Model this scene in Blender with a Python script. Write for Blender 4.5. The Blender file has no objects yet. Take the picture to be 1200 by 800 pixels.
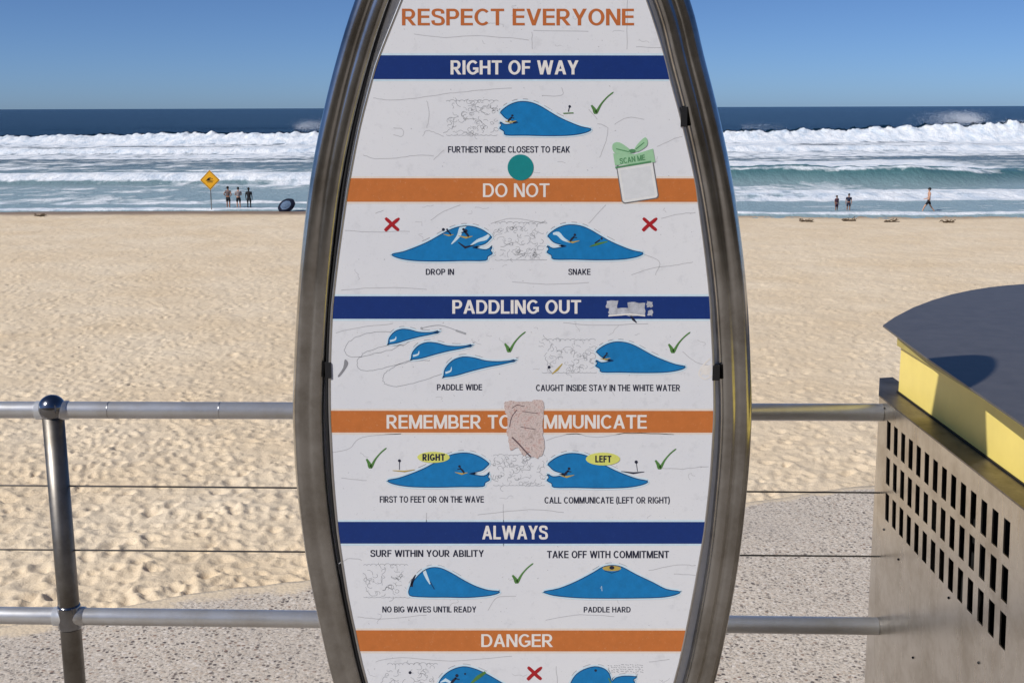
import bpy, bmesh, math, random
import numpy as np
from mathutils import Matrix, Vector, Euler
random.seed(7); RNG = np.random.default_rng(11)
S = bpy.context.scene
COL = S.collection
R = math.radians

# ---------------------------------------------------------------- camera
F = 1400.0                       # focal length in photo pixels (photo is 1200 x 800)
CAMZ = 1.70
PITCH = math.atan(274.0 / F)
ROLL = R(-0.19)
cam_d = bpy.data.cameras.new('camera'); cam = bpy.data.objects.new('camera', cam_d); COL.objects.link(cam)
cam_d.sensor_width = 36; cam_d.lens = F / 1200 * 36; cam_d.clip_start = 0.05; cam_d.clip_end = 40000
CR = Matrix.Rotation(math.pi/2 - PITCH, 3, 'X') @ Matrix.Rotation(ROLL, 3, 'Z')
cam.matrix_world = Matrix.Translation((0, 0, CAMZ)) @ CR.to_4x4()
S.camera = cam

def ray(px, py):
    return CR @ Vector(((px-600)/F, -(py-400)/F, -1))
def UY(px, py, y):               # point seen at photo pixel on the vertical plane at distance y
    d = ray(px, py); t = y/d.y
    return Vector((d.x*t, y, CAMZ + d.z*t))
def UZ(px, py, z):               # point seen at photo pixel on the horizontal plane at height z
    d = ray(px, py); t = (z-CAMZ)/d.z
    return Vector((d.x*t, d.y*t, z))
def UX(px, py, x):
    d = ray(px, py); t = x/d.x
    return Vector((x, d.y*t, CAMZ + d.z*t))

# ---------------------------------------------------------------- world and sun
SUN_AZ = R(-125.8)                 # bearing of the sun from +Y (the view), clockwise: behind the viewer's left shoulder
SUN_EL = R(41)
w = bpy.data.worlds.new('World'); S.world = w; w.use_nodes = True
nt = w.node_tree; nt.nodes.clear()
sky = nt.nodes.new('ShaderNodeTexSky'); sky.sky_type = 'NISHITA'; sky.sun_disc = False
sky.sun_elevation = SUN_EL; sky.sun_rotation = SUN_AZ
sky.air_density = 0.45; sky.dust_density = 0.4; sky.ozone_density = 9.0; sky.altitude = 0
bg = nt.nodes.new('ShaderNodeBackground'); bg.inputs['Strength'].default_value = 0.092
wo = nt.nodes.new('ShaderNodeOutputWorld')
nt.links.new(sky.outputs[0], bg.inputs[0]); nt.links.new(bg.outputs[0], wo.inputs[0])
sd = bpy.data.lights.new('sun', 'SUN'); so = bpy.data.objects.new('sun', sd); COL.objects.link(so)
sd.energy = 3.9; sd.angle = R(0.53); sd.color = (1.0, 0.96, 0.91)
sdir = Vector((math.sin(SUN_AZ)*math.cos(SUN_EL), math.cos(SUN_AZ)*math.cos(SUN_EL), math.sin(SUN_EL)))
so.rotation_euler = sdir.to_track_quat('Z', 'Y').to_euler()
S.view_settings.view_transform = 'Standard'; S.view_settings.look = 'None'
S.view_settings.exposure = 0.0; S.view_settings.gamma = 1.0

# ---------------------------------------------------------------- helpers
def lin(r, g, b):
    f = lambda c: (c/255/12.92) if c/255 <= .04045 else ((c/255+.055)/1.055)**2.4
    return (f(r), f(g), f(b), 1)
def obj(name, me, mats, parent=None, smooth=False, kind=None):
    if isinstance(me, bmesh.types.BMesh):
        m = bpy.data.meshes.new(name); me.normal_update(); me.to_mesh(m); me.free(); me = m
    me.name = name
    if not isinstance(mats, (list, tuple)): mats = [mats]
    if len(me.materials) == 0:
        for m in mats: me.materials.append(m)
    o = bpy.data.objects.new(name, me); COL.objects.link(o)
    if smooth and len(me.polygons): me.polygons.foreach_set('use_smooth', [True]*len(me.polygons))
    if parent is not None:
        o.parent = parent; o.matrix_parent_inverse = parent.matrix_basis.inverted()
    if kind: o['kind'] = kind
    return o
def thing(name, label, cat, loc=(0, 0, 0), group=None):
    o = bpy.data.objects.new(name, None); COL.objects.link(o); o.location = loc
    o.empty_display_size = .1
    o['label'] = label; o['category'] = cat
    if group: o['group'] = group
    return o
def grid_mesh(name, X, Y, Z):
    n, m = X.shape
    co = np.stack([X, Y, Z], -1).reshape(-1, 3).astype(np.float32)
    a = np.arange(n*m).reshape(n, m)
    q = np.stack([a[:-1, :-1], a[:-1, 1:], a[1:, 1:], a[1:, :-1]], -1).reshape(-1, 4)
    me = bpy.data.meshes.new(name)
    me.vertices.add(len(co)); me.vertices.foreach_set('co', co.ravel())
    me.loops.add(q.size); me.loops.foreach_set('vertex_index', q.ravel().astype(np.int32))
    me.polygons.add(len(q)); me.polygons.foreach_set('loop_start', np.arange(0, q.size, 4, dtype=np.int32))
    me.update(calc_edges=True)
    me.polygons.foreach_set('use_smooth', np.ones(len(q), dtype=bool))
    return me
def fattr(me, name, arr):
    a = me.attributes.new(name, 'FLOAT', 'POINT'); a.data.foreach_set('value', arr.ravel().astype(np.float32))
LAT = RNG.random((512, 512)).astype(np.float32)
def noise(x, y):
    xi = np.floor(x).astype(int); yi = np.floor(y).astype(int); fx = x-xi; fy = y-yi
    fx = fx*fx*(3-2*fx); fy = fy*fy*(3-2*fy)
    g = lambda i, j: LAT[(xi+i) & 511, (yi+j) & 511]
    return (g(0, 0)*(1-fx)*(1-fy)+g(1, 0)*fx*(1-fy)+g(0, 1)*(1-fx)*fy+g(1, 1)*fx*fy)*2-1
def fbm(x, y, o=4, p=.5):
    s = 0; a = 1; t = 0
    for k in range(o):
        s = s+a*noise(x*2**k+17.3*k, y*2**k+31.7*k); t += a; a *= p
    return s/t
def sstep(a, b, x):
    t = np.clip((x-a)/(b-a), 0, 1); return t*t*(3-2*t)
def bump01(x, c, wl, wr):        # asymmetric soft pulse
    return np.where(x < c, sstep(c-wl, c, x), 1-sstep(c, c+wr, x))

class NT:
    def __init__(s, name):
        s.m = bpy.data.materials.new(name); s.m.use_nodes = True
        s.t = s.m.node_tree; s.t.nodes.clear()
        s.out = s.n('ShaderNodeOutputMaterial'); s.b = s.n('ShaderNodeBsdfPrincipled')
        s.l(s.b.outputs[0], s.out.inputs[0])
    def n(s, ty, **k):
        x = s.t.nodes.new(ty)
        for a, v in k.items(): setattr(x, a, v)
        return x
    def l(s, a, b): s.t.links.new(a, b)
    def coord(s, scale=(1, 1, 1), obj=True):
        tc = s.n('ShaderNodeTexCoord'); mp = s.n('ShaderNodeMapping'); mp.inputs['Scale'].default_value = scale
        s.l(tc.outputs['Object'], mp.inputs[0]); return mp.outputs[0]
    def noise(s, vec, scale, detail=4, rough=.5, dist=0):
        x = s.n('ShaderNodeTexNoise'); x.inputs['Scale'].default_value = scale; x.inputs['Detail'].default_value = detail
        x.inputs['Roughness'].default_value = rough; x.inputs['Distortion'].default_value = dist; s.l(vec, x.inputs['Vector']); return x.outputs['Fac']
    def ramp(s, fac, stops, interp='LINEAR'):
        x = s.n('ShaderNodeValToRGB'); x.color_ramp.interpolation = interp; e = x.color_ramp.elements
        while len(e) > 1: e.remove(e[-1])
        e[0].position = stops[0][0]; e[0].color = stops[0][1]
        for p, c in stops[1:]:
            q = e.new(p); q.color = c
        s.l(fac, x.inputs[0]); return x.outputs[0]
    def mix(s, fac, a, b, blend='MIX'):
        x = s.n('ShaderNodeMix', data_type='RGBA', blend_type=blend)
        for v, i in ((fac, x.inputs[0]), (a, x.inputs[6]), (b, x.inputs[7])):
            if hasattr(v, 'is_linked'): s.l(v, i)
            else: i.default_value = v
        return x.outputs[2]
    def math(s, op, a, b=0, clamp=False):
        x = s.n('ShaderNodeMath', operation=op, use_clamp=clamp)
        for v, i in ((a, x.inputs[0]), (b, x.inputs[1])):
            if hasattr(v, 'is_linked'): s.l(v, i)
            else: i.default_value = v
        return x.outputs[0]
    def attr(s, name):
        x = s.n('ShaderNodeAttribute'); x.attribute_name = name; return x.outputs['Fac']
    def bump(s, h, strength, dist):
        x = s.n('ShaderNodeBump'); x.inputs['Strength'].default_value = strength; x.inputs['Distance'].default_value = dist
        s.l(h, x.inputs['Height']); s.l(x.outputs[0], s.b.inputs['Normal']); return x
    def set(s, **k):
        for a, v in k.items():
            i = s.b.inputs[a.replace('_', ' ')]
            if hasattr(v, 'is_linked'): s.l(v, i)
            else: i.default_value = v
        return s
g4 = lambda v: (v, v, v, 1)

def m_plain(name, col, rough=.5, metal=0, var=.12, scale=30, spec=.5, bump=0):
    k = NT(name); c = k.coord(); n = k.noise(c, scale, 5, .6)
    lo = tuple(x*(1-var) for x in col[:3])+(1,); hi = tuple(min(1, x*(1+var)) for x in col[:3])+(1,)
    k.set(Base_Color=k.ramp(n, [(.3, lo), (.7, hi)]), Metallic=metal)
    k.set(Roughness=k.math('MULTIPLY_ADD', n, .15) if False else rough)
    k.b.inputs['Specular IOR Level'].default_value = spec
    if bump: k.bump(n, .4, bump)
    return k.m

def m_steel(name, base, rough, streak=(1, 1, 1), dirt=.25, sc=40, bumpd=.0002):
    k = NT(name); c = k.coord(streak); n = k.noise(c, sc, 5, .65); c2 = k.coord(); n2 = k.noise(c2, 9, 6, .7)
    d = tuple(x*(1-dirt) for x in base[:3])+(1,)
    col = k.mix(k.ramp(n2, [(.42, g4(0)), (.66, g4(1))]), base, (d[0], d[1]*.96, d[2]*.9, 1))
    k.set(Base_Color=col, Metallic=1.0)
    k.set(Roughness=k.math('ADD', k.math('MULTIPLY', n, .16), rough-.06))
    k.bump(n, .35, bumpd); return k.m

# ---------------------------------------------------------------- setting: sand, sea, promenade
BED = -4.2
def sand_z(x, y):
    z = np.where(y < 84, -4.25 - (y-12)*0.0166, -5.445 - (y-84)*0.030)
    z = z + .06*fbm(x*.05+3, y*.09, 3)*np.clip((88-y)/30, 0, 1)
    z = np.where(y < 12, -4.25+(12-y)*.0, z)
    # right side of the beach front stands a touch higher and nearer the camera
    return z - .16*sstep(-8, 24, x)*sstep(66, 80, y)
def fan_cols(n, s0, outer):
    a = np.linspace(-s0, s0, n); e = np.array(outer)
    return np.concatenate([-e[::-1], a, e])
SEA = -5.52
sc = fan_cols(760, .56, [.7, 1, 1.5, 2.5, 5, 12])
sy = np.concatenate([[-3, 0, 3, 5.2], np.geomspace(7, 100, 860), [108, 120]])
Yg, Sg = np.meshgrid(sy, sc, indexing='ij'); Xg = Sg*np.maximum(Yg, 7)
Z = sand_z(Xg, Yg)
live = (1-sstep(82, 87, Yg+fbm(Xg*.05, Yg*.05, 2)))
Z += live*(.035*fbm(Xg*.9, Yg*.9, 3)+.022*fbm(Xg*2.6+9, Yg*2.2, 3, .6)+.016*fbm(Xg*5.3+4, Yg*4.6, 3, .6)+.010*fbm(Xg*7.0, Yg*7.0, 2))
foot = np.zeros_like(Z)
ly0 = math.log(7); dly = (math.log(100)-ly0)/859
def stamp(x, y, rx, ry, ang, dep):
    j0 = 4+int((math.log(max(y-2.2*ry-.1, 7.01))-ly0)/dly); j1 = 4+int((math.log(min(y+2.2*ry+.1, 99))-ly0)/dly)+2
    r = 2.2*max(rx, ry)+.05
    i0 = 6+int(((x-r)/y+.56)/(1.12/759)); i1 = 6+int(((x+r)/y+.56)/(1.12/759))+2
    i0 = max(i0, 6); i1 = min(i1, 766)
    if i1-i0 < 2 or j1-j0 < 2: return
    dx = Xg[j0:j1, i0:i1]-x; dy = Yg[j0:j1, i0:i1]-y
    c, s = math.cos(ang), math.sin(ang); u = (dx*c+dy*s)/rx; v = (-dx*s+dy*c)/ry; q = u*u+v*v
    foot[j0:j1, i0:i1] += dep*(-np.exp(-q*1.6)+.55*np.exp(-(np.sqrt(q)-1.25)**2*7))
for k in range(22000):
    y = 10+76*random.random()**1.5; x = (random.random()-.5)*1.1*y
    dens = .5+.5*math.sin(x*.21+y*.1)+.4*math.sin(x*.07-2)
    if random.random() > .55+.4*dens: continue
    r = random.uniform(.065, .14); stamp(x, y, r, r*random.uniform(1, 1.8), random.uniform(-1.2, 1.2), random.uniform(.018, .05))
for k in range(46):              # walked trails of single prints
    x = random.uniform(-20, 20); y = random.uniform(14, 60); a = random.uniform(0, math.pi)
    for q in range(40):
        x += .62*math.cos(a); y += .62*math.sin(a); a += random.gauss(0, .05)
        sd_ = .11*(-1)**q
        if 8 < y < 83 and abs(x) < .53*y: stamp(x-sd_*math.sin(a), y+sd_*math.cos(a), .15, .075, a, random.uniform(.035, .06))
Z += .66*foot*live
me = grid_mesh('beach_sand', Xg, Yg, Z)
wet = sstep(79.5, 83.5, Yg+1.2*fbm(Xg*.08, Yg*.2, 3)+3.2*sstep(-8, 30, Xg))
fattr(me, 'wet', wet)
k = NT('sand'); c = k.coord(); n1 = k.noise(c, 2.2, 6, .6); n2 = k.noise(c, 60, 3, .7); n3 = k.noise(c, .25, 3, .6)
dry = k.mix(n1, lin(229, 209, 178), lin(244, 227, 200)); dry = k.mix(k.ramp(n3, [(.35, g4(0)), (.7, g4(1))]), dry, lin(229, 207, 174))
dry = k.mix(k.ramp(n2, [(.52, g4(0)), (.75, g4(.45))]), dry, lin(150, 122, 92))
k.set(Base_Color=k.mix(k.attr('wet'), dry, lin(150, 128, 105)))
k.set(Roughness=k.math('SUBTRACT', .95, k.math('MULTIPLY', k.attr('wet'), .5))); k.b.inputs['Specular IOR Level'].default_value = .25
hb = k.math('ADD', k.noise(k.coord(), 9, 5, .65), k.math('MULTIPLY', n2, .25)); k.bump(hb, .7, .04)
M_SAND = k.m
obj('beach_sand', me, M_SAND, kind='structure')

# sea: one sheet from the shallows to the horizon, real swell, bores and breakers
wc = fan_cols(700, .56, [.7, 1, 1.6, 3, 7])
wy = np.concatenate([np.geomspace(78, 520, 640), np.geomspace(540, 26000, 60)])
Yw, Sw = np.meshgrid(wy, wc, indexing='ij'); Xw = Sw*Yw
far = 1-sstep(420, 700, Yw)
wob = lambda s, a, o=0: a*fbm(Xw*s+o, Yw*0+o*3.1, 3)
Zw = np.full_like(Yw, SEA)
Zw += .22*fbm(Xw*.03, Yw*.08, 3)*sstep(95, 300, Yw)*far + .05*fbm(Xw*.5, Yw*.4, 3)*far
Zw += .10*np.sin(Yw*.16+fbm(Xw*.01, Yw*.01, 2)*3)*sstep(250, 400, Yw)*far
foam = np.zeros_like(Yw)
left = 1-sstep(0, 26, Xw); right = 1-left
# A: the big far breaker
cA = 256+wob(.013, 9, 4)+wob(.06, 2.2, 8)
ampA = 2.35+.7*fbm(Xw*.02+7, Yw*0, 3)+.75*sstep(62, 100, Xw)*1.3 - .25*sstep(-10, -60, Xw) - .25*(1-sstep(-8, 60, Xw))*sstep(-200, -20, Xw)*0
uA = Yw-cA
rough = fbm(Xw*.55, Yw*.5, 4, .6)
fluff = fbm(Xw*.9+5, Yw*.25, 4, .7)
Zw += ampA*bump01(uA, 3, 13, 16)*(1+.20*rough+.34*fluff*sstep(-6, 3, uA))
foam = np.maximum(foam, bump01(uA, -2, 12, 7)*1.25)
foam = np.maximum(foam, sstep(-66, -34, uA)*(1-sstep(-6, 1, uA))*(.64+.26*fbm(Xw*.05, Yw*.09, 3)))
# A2: its spent bore in front
cB = 199+wob(.02, 6, 21); uB = Yw-cB
Zw += .75*bump01(uB, 1.5, 4, 12)*(1+.3*rough)
foam = np.maximum(foam, bump01(uB, 1, 5, 24)*1.12)
# C: white line, left; breaking lip of the green wave, right
cC = 122+wob(.03, 2.2, 33)+ -5.0*sstep(14, 40, Xw) + 8*sstep(38, 60, Xw); uC = Yw-cC
hC = left*.78+right*1.5*(1-.45*sstep(38, 56, Xw))*(1+.16*fbm(Xw*.10+3, Yw*0, 3)+.10*fbm(Xw*.6, Yw*.3, 3)*sstep(-2, 1, uC))
Zw += hC*bump01(uC, 0, 5.5+right*1.5, 16)*(1+.12*rough)
fl = bump01(uC, 0, 6.5, 9)*1.1*left
fr = bump01(uC, 3.0, 3.2, 34)*1.12*right*(1-.35*sstep(44, 58, Xw))
foam = np.maximum(foam, np.maximum(fl, fr))
foam = np.maximum(foam, right*bump01(uC, -1.0, 4.5, 2)*(.50+.42*fbm(Xw*.16+9, Yw*.35, 4)))
# lace between the lines
lace = .46+.20*fbm(Xw*.05, Yw*.12, 3)+.10*fbm(Xw*.2, Yw*.5, 2)
foam = np.maximum(foam, lace*sstep(88, 94, Yw)*(1-sstep(210, 240, Yw))*(1-right*bump01(uC, -1.5, 6, 4)*1.0))
foam = np.maximum(foam, right*sstep(.3, 1.6, uC)*(1-sstep(38, 52, uC))*1.02*(1-.5*sstep(46, 62, Xw)))
foam = np.maximum(foam, (sstep(-26, -20, uB)*(1-sstep(2, 6, uB)))*.62)
# right: churned wash in front of the green face
cD = 96+wob(.05, 2.0, 41)+wob(.3, .9, 43); uD = Yw-cD
foam = np.maximum(foam, right*(sstep(-4.5, -2, uD))*(1-sstep(8.5, 10.5, uD))*(.80+.30*rough+.18*fbm(Xw*.12, Yw*.4, 3)))
Zw += right*.3*bump01(uD, 3, 6, 6)*(1+.6*rough)
# left: broken wash
cE = 93+wob(.06, 1.5, 51); uE = Yw-cE
foam = np.maximum(foam, left*bump01(uE, 0, 4, 9)*(.58+.25*rough))
foam = np.maximum(foam, right*(1-sstep(-6, -3, uD))*(.40+.18*fbm(Xw*.1, Yw*.6, 3)))
# thin lines of the swash edge
edge = 85.3+wob(.045, .7, 61)-5.4*sstep(-8, 24, Xw)
foam = np.maximum(foam, bump01(Yw-edge, 1.0, 1.6, 3.0)*(.74+.34*fbm(Xw*.22, Yw*.5, 4)))
Zw += .13*bump01(Yw-edge, .8, 1, 8)
foam *= far
green = right*bump01(uC, -1.2, 7, 5)+.35*left*bump01(uC, -3, 5, 5)
shallow = 1-.75*sstep(100, 200, Yw)-.25*sstep(215, 250, Yw)
# flecks far out
foam = np.maximum(foam, .16*sstep(.2, .7, fbm(Xw*.03, Yw*.02, 3))*(1-sstep(500, 1500, Yw)))
me = grid_mesh('sea_water', Xw, Yw, Zw); fattr(me, 'foam', foam); fattr(me, 'green', np.clip(green, 0, 1)); fattr(me, 'shallow', shallow)
k = NT('sea'); c = k.coord((.55, .28, .5)); nA = k.noise(c, 1.0, 8, .62, .4); c2 = k.coord((.12, .07, .1)); nB = k.noise(c2, 1.0, 6, .6, 1.0)
nn = k.math('ADD', k.math('MULTIPLY', nA, .6), k.math('MULTIPLY', nB, .4))
fac = k.math('MULTIPLY_ADD', k.math('SUBTRACT', k.math('ADD', nn, k.attr('foam')), 1.0), 5.5, True)
k.t.nodes[-1].inputs[2].default_value = .32; k.t.nodes[-1].use_clamp = True
FACN = fac
deep = k.mix(nB, lin(6, 30, 46), lin(12, 44, 64))
wcol = k.mix(k.attr('shallow'), deep, lin(146, 168, 174)); wcol = k.mix(k.attr('green'), wcol, k.mix(nA, lin(48, 90, 100), lin(92, 134, 136)))
foamc = k.mix(k.ramp(nA, [(.3, g4(0)), (.6, g4(1))]), lin(190, 206, 222), lin(244, 247, 250))
k.set(Base_Color=k.mix(fac, wcol, foamc), Roughness=k.math('MULTIPLY_ADD', fac, .6))
k.t.nodes[-1].inputs[2].default_value = .22
k.b.inputs['IOR'].default_value = 1.33; k.b.inputs['Specular IOR Level'].default_value = .025
hb = k.noise(k.coord((1.6, .8, 1)), 1.0, 6, .65); k.bump(k.math('ADD', hb, k.math('MULTIPLY', fac, .3)), .55, .5)
M_SEA = k.m
obj('sea_water', me, M_SEA, kind='structure')

# wind-blown spray over the far breaker
def spray(px, py, spread, n, tail):
    bm = bmesh.new()
    base = UY(px, py, 262)
    for i in range(n):
        t = random.random(); a = random.gauss(0, 1)
        x = base.x+(t*tail)+random.gauss(0, spread*(.3+t)); z = base.z+random.gauss(0, .35)+spread*.9*math.sin(min(t*2.2, 3))*random.random()-1.0*t
        y = base.y+random.gauss(0, 2); r = random.uniform(.02, .055)
        vs = [bm.verts.new((x+r*random.uniform(-1, 1), y+r*random.uniform(-1, 1), z+r*random.uniform(-1, 1))) for _ in range(4)]
        for f in ((0, 1, 2), (0, 2, 3), (0, 3, 1), (1, 3, 2)): bm.faces.new([vs[q] for q in f])
    return bm
M_SPRAY = m_plain('sea_spray', lin(240, 244, 250), .9, var=.03)
bm = spray(1142, 142, 2.9, 16000, -6)
b2 = spray(1172, 147, 1.6, 5000, 5); tmp = bpy.data.meshes.new('t'); b2.to_mesh(tmp); b2.free(); bm.from_mesh(tmp)
b2 = spray(352, 149, 2.2, 7000, 6); tmp2 = bpy.data.meshes.new('t2'); b2.to_mesh(tmp2); b2.free(); bm.from_mesh(tmp2)
b2 = spray(870, 149, 1.4, 1000, 8); tmp3 = bpy.data.meshes.new('t3'); b2.to_mesh(tmp3); b2.free(); bm.from_mesh(tmp3)
for t_ in (tmp, tmp2, tmp3): bpy.data.meshes.remove(t_)
obj('sea_spray', bm, M_SPRAY, kind='stuff')

# promenade edge: exposed aggregate slab, its irregular seaward edge running obliquely
k = NT('exposed_aggregate'); c = k.coord()
v = k.n('ShaderNodeTexVoronoi'); v.inputs['Scale'].default_value = 54; v.inputs['Randomness'].default_value = 1; k.l(c, v.inputs['Vector'])
sep = k.n('ShaderNodeSeparateColor'); k.l(v.outputs['Color'], sep.inputs[0])
v2 = k.n('ShaderNodeTexVoronoi'); v2.inputs['Scale'].default_value = 150; k.l(c, v2.inputs['Vector'])
sep2 = k.n('ShaderNodeSeparateColor'); k.l(v2.outputs['Color'], sep2.inputs[0])
stone = k.ramp(sep.outputs[0], [(0, lin(84, 76, 74)), (.10, lin(112, 100, 92)), (.20, lin(196, 180, 162)), (.55, lin(208, 195, 180)), (.8, lin(226, 216, 204)), (.94, lin(150, 126, 110))], 'CONSTANT')
big = k.noise(c, 1.6, 5, .6)
matrix = k.mix(k.noise(c, 14, 5, .7), lin(198, 186, 170), lin(230, 218, 202))
grit = k.ramp(sep2.outputs[1], [(0, lin(60, 56, 56)), (.16, lin(196, 184, 168)), (.7, lin(222, 212, 198))], 'CONSTANT')
matrix = k.mix(.55, matrix, grit)
inside = k.ramp(v.outputs['Distance'], [(.36, g4(1)), (.46, g4(0))])
cov = k.ramp(big, [(.36, g4(.35)), (.56, g4(1))])
col = k.mix(k.math('MULTIPLY', inside, cov), matrix, stone)
col = k.mix(k.ramp(k.noise(c, 95, 3, .8, .6), [(.60, g4(0)), (.64, g4(.75))]), col, lin(92, 82, 78))
col = k.mix(k.ramp(k.noise(c, .9, 4, .6), [(.5, g4(0)), (.75, g4(.3))]), col, lin(165, 156, 148))
dr = k.ramp(k.math('ADD', k.math('MULTIPLY', k.attr('drift'), .62), k.math('MULTIPLY', k.noise(c, 5, 7, .72), .62)), [(.74, g4(0)), (.84, g4(1))])
col = k.mix(dr, col, k.mix(k.noise(c, 200, 2), lin(214, 194, 164), lin(232, 214, 186)))
k.set(Base_Color=col, Roughness=.85)
k.bump(k.math('SUBTRACT', k.math('MULTIPLY', sep.outputs[0], .35), v.outputs['Distance']), .45, .005)
M_AGG = k.m
ZL = -.36                        # the ledge lies a step below the promenade
edge_px = [(-500, 800), (-200, 765), (0, 735), (120, 716), (200, 702), (290, 688), (360, 679), (450, 662), (560, 643), (700, 620), (870, 590), (960, 576), (1030, 569), (1200, 548), (1500, 512)]
def edge_at(n=320):
    pts = [UZ(a, b, ZL) for a, b in edge_px]; out = []
    L = [0]
    for a, b in zip(pts, pts[1:]): L.append(L[-1]+(b-a).length)
    for i in range(n):
        s = L[-1]*i/(n-1); j = max(q for q in range(len(L)) if L[q] <= s+1e-9); j = min(j, len(pts)-2)
        p = pts[j].lerp(pts[j+1], (s-L[j])/(L[j+1]-L[j]))
        p = p+Vector((0, .012*float(fbm(np.array([p.x*9.]), np.array([2.]), 4, .65)[0])+.02*float(noise(np.array([p.x*2.1]), np.array([5.]))[0]), 0))
        out.append(p)
    return out
ep = edge_at(); n = len(ep); rows = 60
Xa = np.zeros((rows, n)); Ya = np.zeros((rows, n))
for i, p in enumerate(ep):
    t = np.linspace(0, 1, rows)**.8; Ya[:, i] = 3.02+(p.y-3.02)*t; Xa[:, i] = p.x
Za = ZL+.008*fbm(Xa*3, Ya*3, 4)
drop = np.linspace(0, 1, 14)[1:]
Xe = np.vstack([Xa]+[Xa[-1:] for _ in drop]); Ye = np.vstack([Ya]+[Ya[-1:]+.02+d*.5 for d in drop]); Ze = np.vstack([Za]+[Za[-1:]-.015-d*4.6 for d in drop])
me = grid_mesh('seawall_ledge', Xe, Ye, Ze); dist_e = np.vstack([Ya[-1:]-Ya]+[Ya[-1:]*0 for _ in drop]); fattr(me, 'drift', np.clip(1-dist_e/(.20+.25*(Xe < -.6)), 0, 1))
obj('seawall_ledge', me, M_AGG, kind='structure')

# promenade under the viewer and the grassy hillside behind, which the steel mirrors
k = NT('promenade_concrete'); c = k.coord(); k.set(Base_Color=k.mix(k.noise(c, 3, 6, .6), lin(128, 118, 106), lin(158, 148, 134)), Roughness=.85); k.bump(k.noise(c, 90, 4), .5, .003)
M_PROM = k.m
xs = np.linspace(-60, 60, 61); ys = np.concatenate([[2.98, 2.9, 2, 1], np.linspace(0, -11, 12)])
Yp, Xp = np.meshgrid(ys, xs, indexing='ij'); obj('promenade_pavement', grid_mesh('promenade_pavement', Xp, Yp, Xp*0-.004), M_PROM, kind='structure')
bmk = bmesh.new(); rk = bmesh.ops.create_cube(bmk, size=1); bmesh.ops.transform(bmk, matrix=Matrix.Translation((0, 3.0, -.205)) @ Matrix.Diagonal((120, .035, .394, 1)), verts=rk['verts'])
obj('promenade_kerb', bmk, M_PROM, kind='structure')
k = NT('hillside_grass'); c = k.coord(); k.set(Base_Color=k.ramp(k.noise(c, .35, 8, .65), [(.3, lin(62, 58, 42)), (.5, lin(92, 80, 60)), (.7, lin(120, 104, 82))]), Roughness=.9); k.bump(k.noise(c, 6, 6), .7, .2)
ys = np.linspace(-11, -150, 60); xs = np.linspace(-160, 160, 60); Yh, Xh = np.meshgrid(ys, xs, indexing='ij')
Zh = 16*sstep(0, 60, -11-Yh)+2.2*sstep(0, 1.5, -11-Yh)+1.2*fbm(Xh*.12, Yh*.12, 4)*sstep(0, 6, -11-Yh)
Zh += 5*np.clip(fbm(Xh*.09+5, Yh*.05, 3), 0, 1)*sstep(25, 40, -11-Yh)
obj('hillside', grid_mesh('hillside', Xh, Yh, Zh-.01), k.m, kind='structure')

# ---------------------------------------------------------------- geometry builders
def add_box(bm, c, s, rot=None):
    r = bmesh.ops.create_cube(bm, size=1.0); M = Matrix.Translation(c) @ (rot.to_4x4() if rot else Matrix.Identity(4)) @ Matrix.Diagonal((*s, 1))
    bmesh.ops.transform(bm, matrix=M, verts=r['verts']); return r['verts']
def add_tube(bm, pts, rad, seg=20, closed=False, caps=True, profile=None):
    pts = [Vector(p) for p in pts]; n = len(pts); rings = []
    rads = rad if isinstance(rad, (list, tuple)) else [rad]*n
    prev = None
    for i, p in enumerate(pts):
        if closed: t = pts[(i+1) % n]-pts[i-1]
        else: t = pts[min(i+1, n-1)]-pts[max(i-1, 0)]
        t.normalize()
        up = Vector((0, 1, 0)) if abs(t.y) < .9 else Vector((0, 0, 1))
        if prev is not None:
            up = prev
        u = up-t*up.dot(t); u.normalize(); v = t.cross(u); prev = u
        if profile: ring = [bm.verts.new(p+u*a*rads[i]+v*b*rads[i]) for a, b in profile]
        else: ring = [bm.verts.new(p+u*math.cos(2*math.pi*q/seg)*rads[i]+v*math.sin(2*math.pi*q/seg)*rads[i]) for q in range(seg)]
        rings.append(ring)
    m = len(rings[0])
    for i in range(n if closed else n-1):
        a, b = rings[i], rings[(i+1) % n]
        for q in range(m): bm.faces.new((a[q], a[(q+1) % m], b[(q+1) % m], b[q]))
    if caps and not closed:
        bm.faces.new(rings[0][::-1]); bm.faces.new(rings[-1])
    bmesh.ops.recalc_face_normals(bm, faces=bm.faces[:])
    return rings
def add_lathe(bm, c, prof, seg=24):
    rings = [[bm.verts.new((c[0]+r*math.cos(2*math.pi*q/seg), c[1]+r*math.sin(2*math.pi*q/seg), c[2]+z)) for q in range(seg)] for r, z in prof]
    for a, b in zip(rings, rings[1:]):
        for q in range(seg): bm.faces.new((a[q], a[(q+1) % seg], b[(q+1) % seg], b[q]))
    bm.faces.new(rings[0][::-1]); bm.faces.new(rings[-1])
def interp(tab, y):
    for a, b in zip(tab, tab[1:]):
        if a[0] <= y <= b[0]:
            t = (y-a[0])/(b[0]-a[0]); return [p+(q-p)*t for p, q in zip(a[1:], b[1:])]
    return list(tab[0][1:]) if y < tab[0][0] else list(tab[-1][1:])
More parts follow.
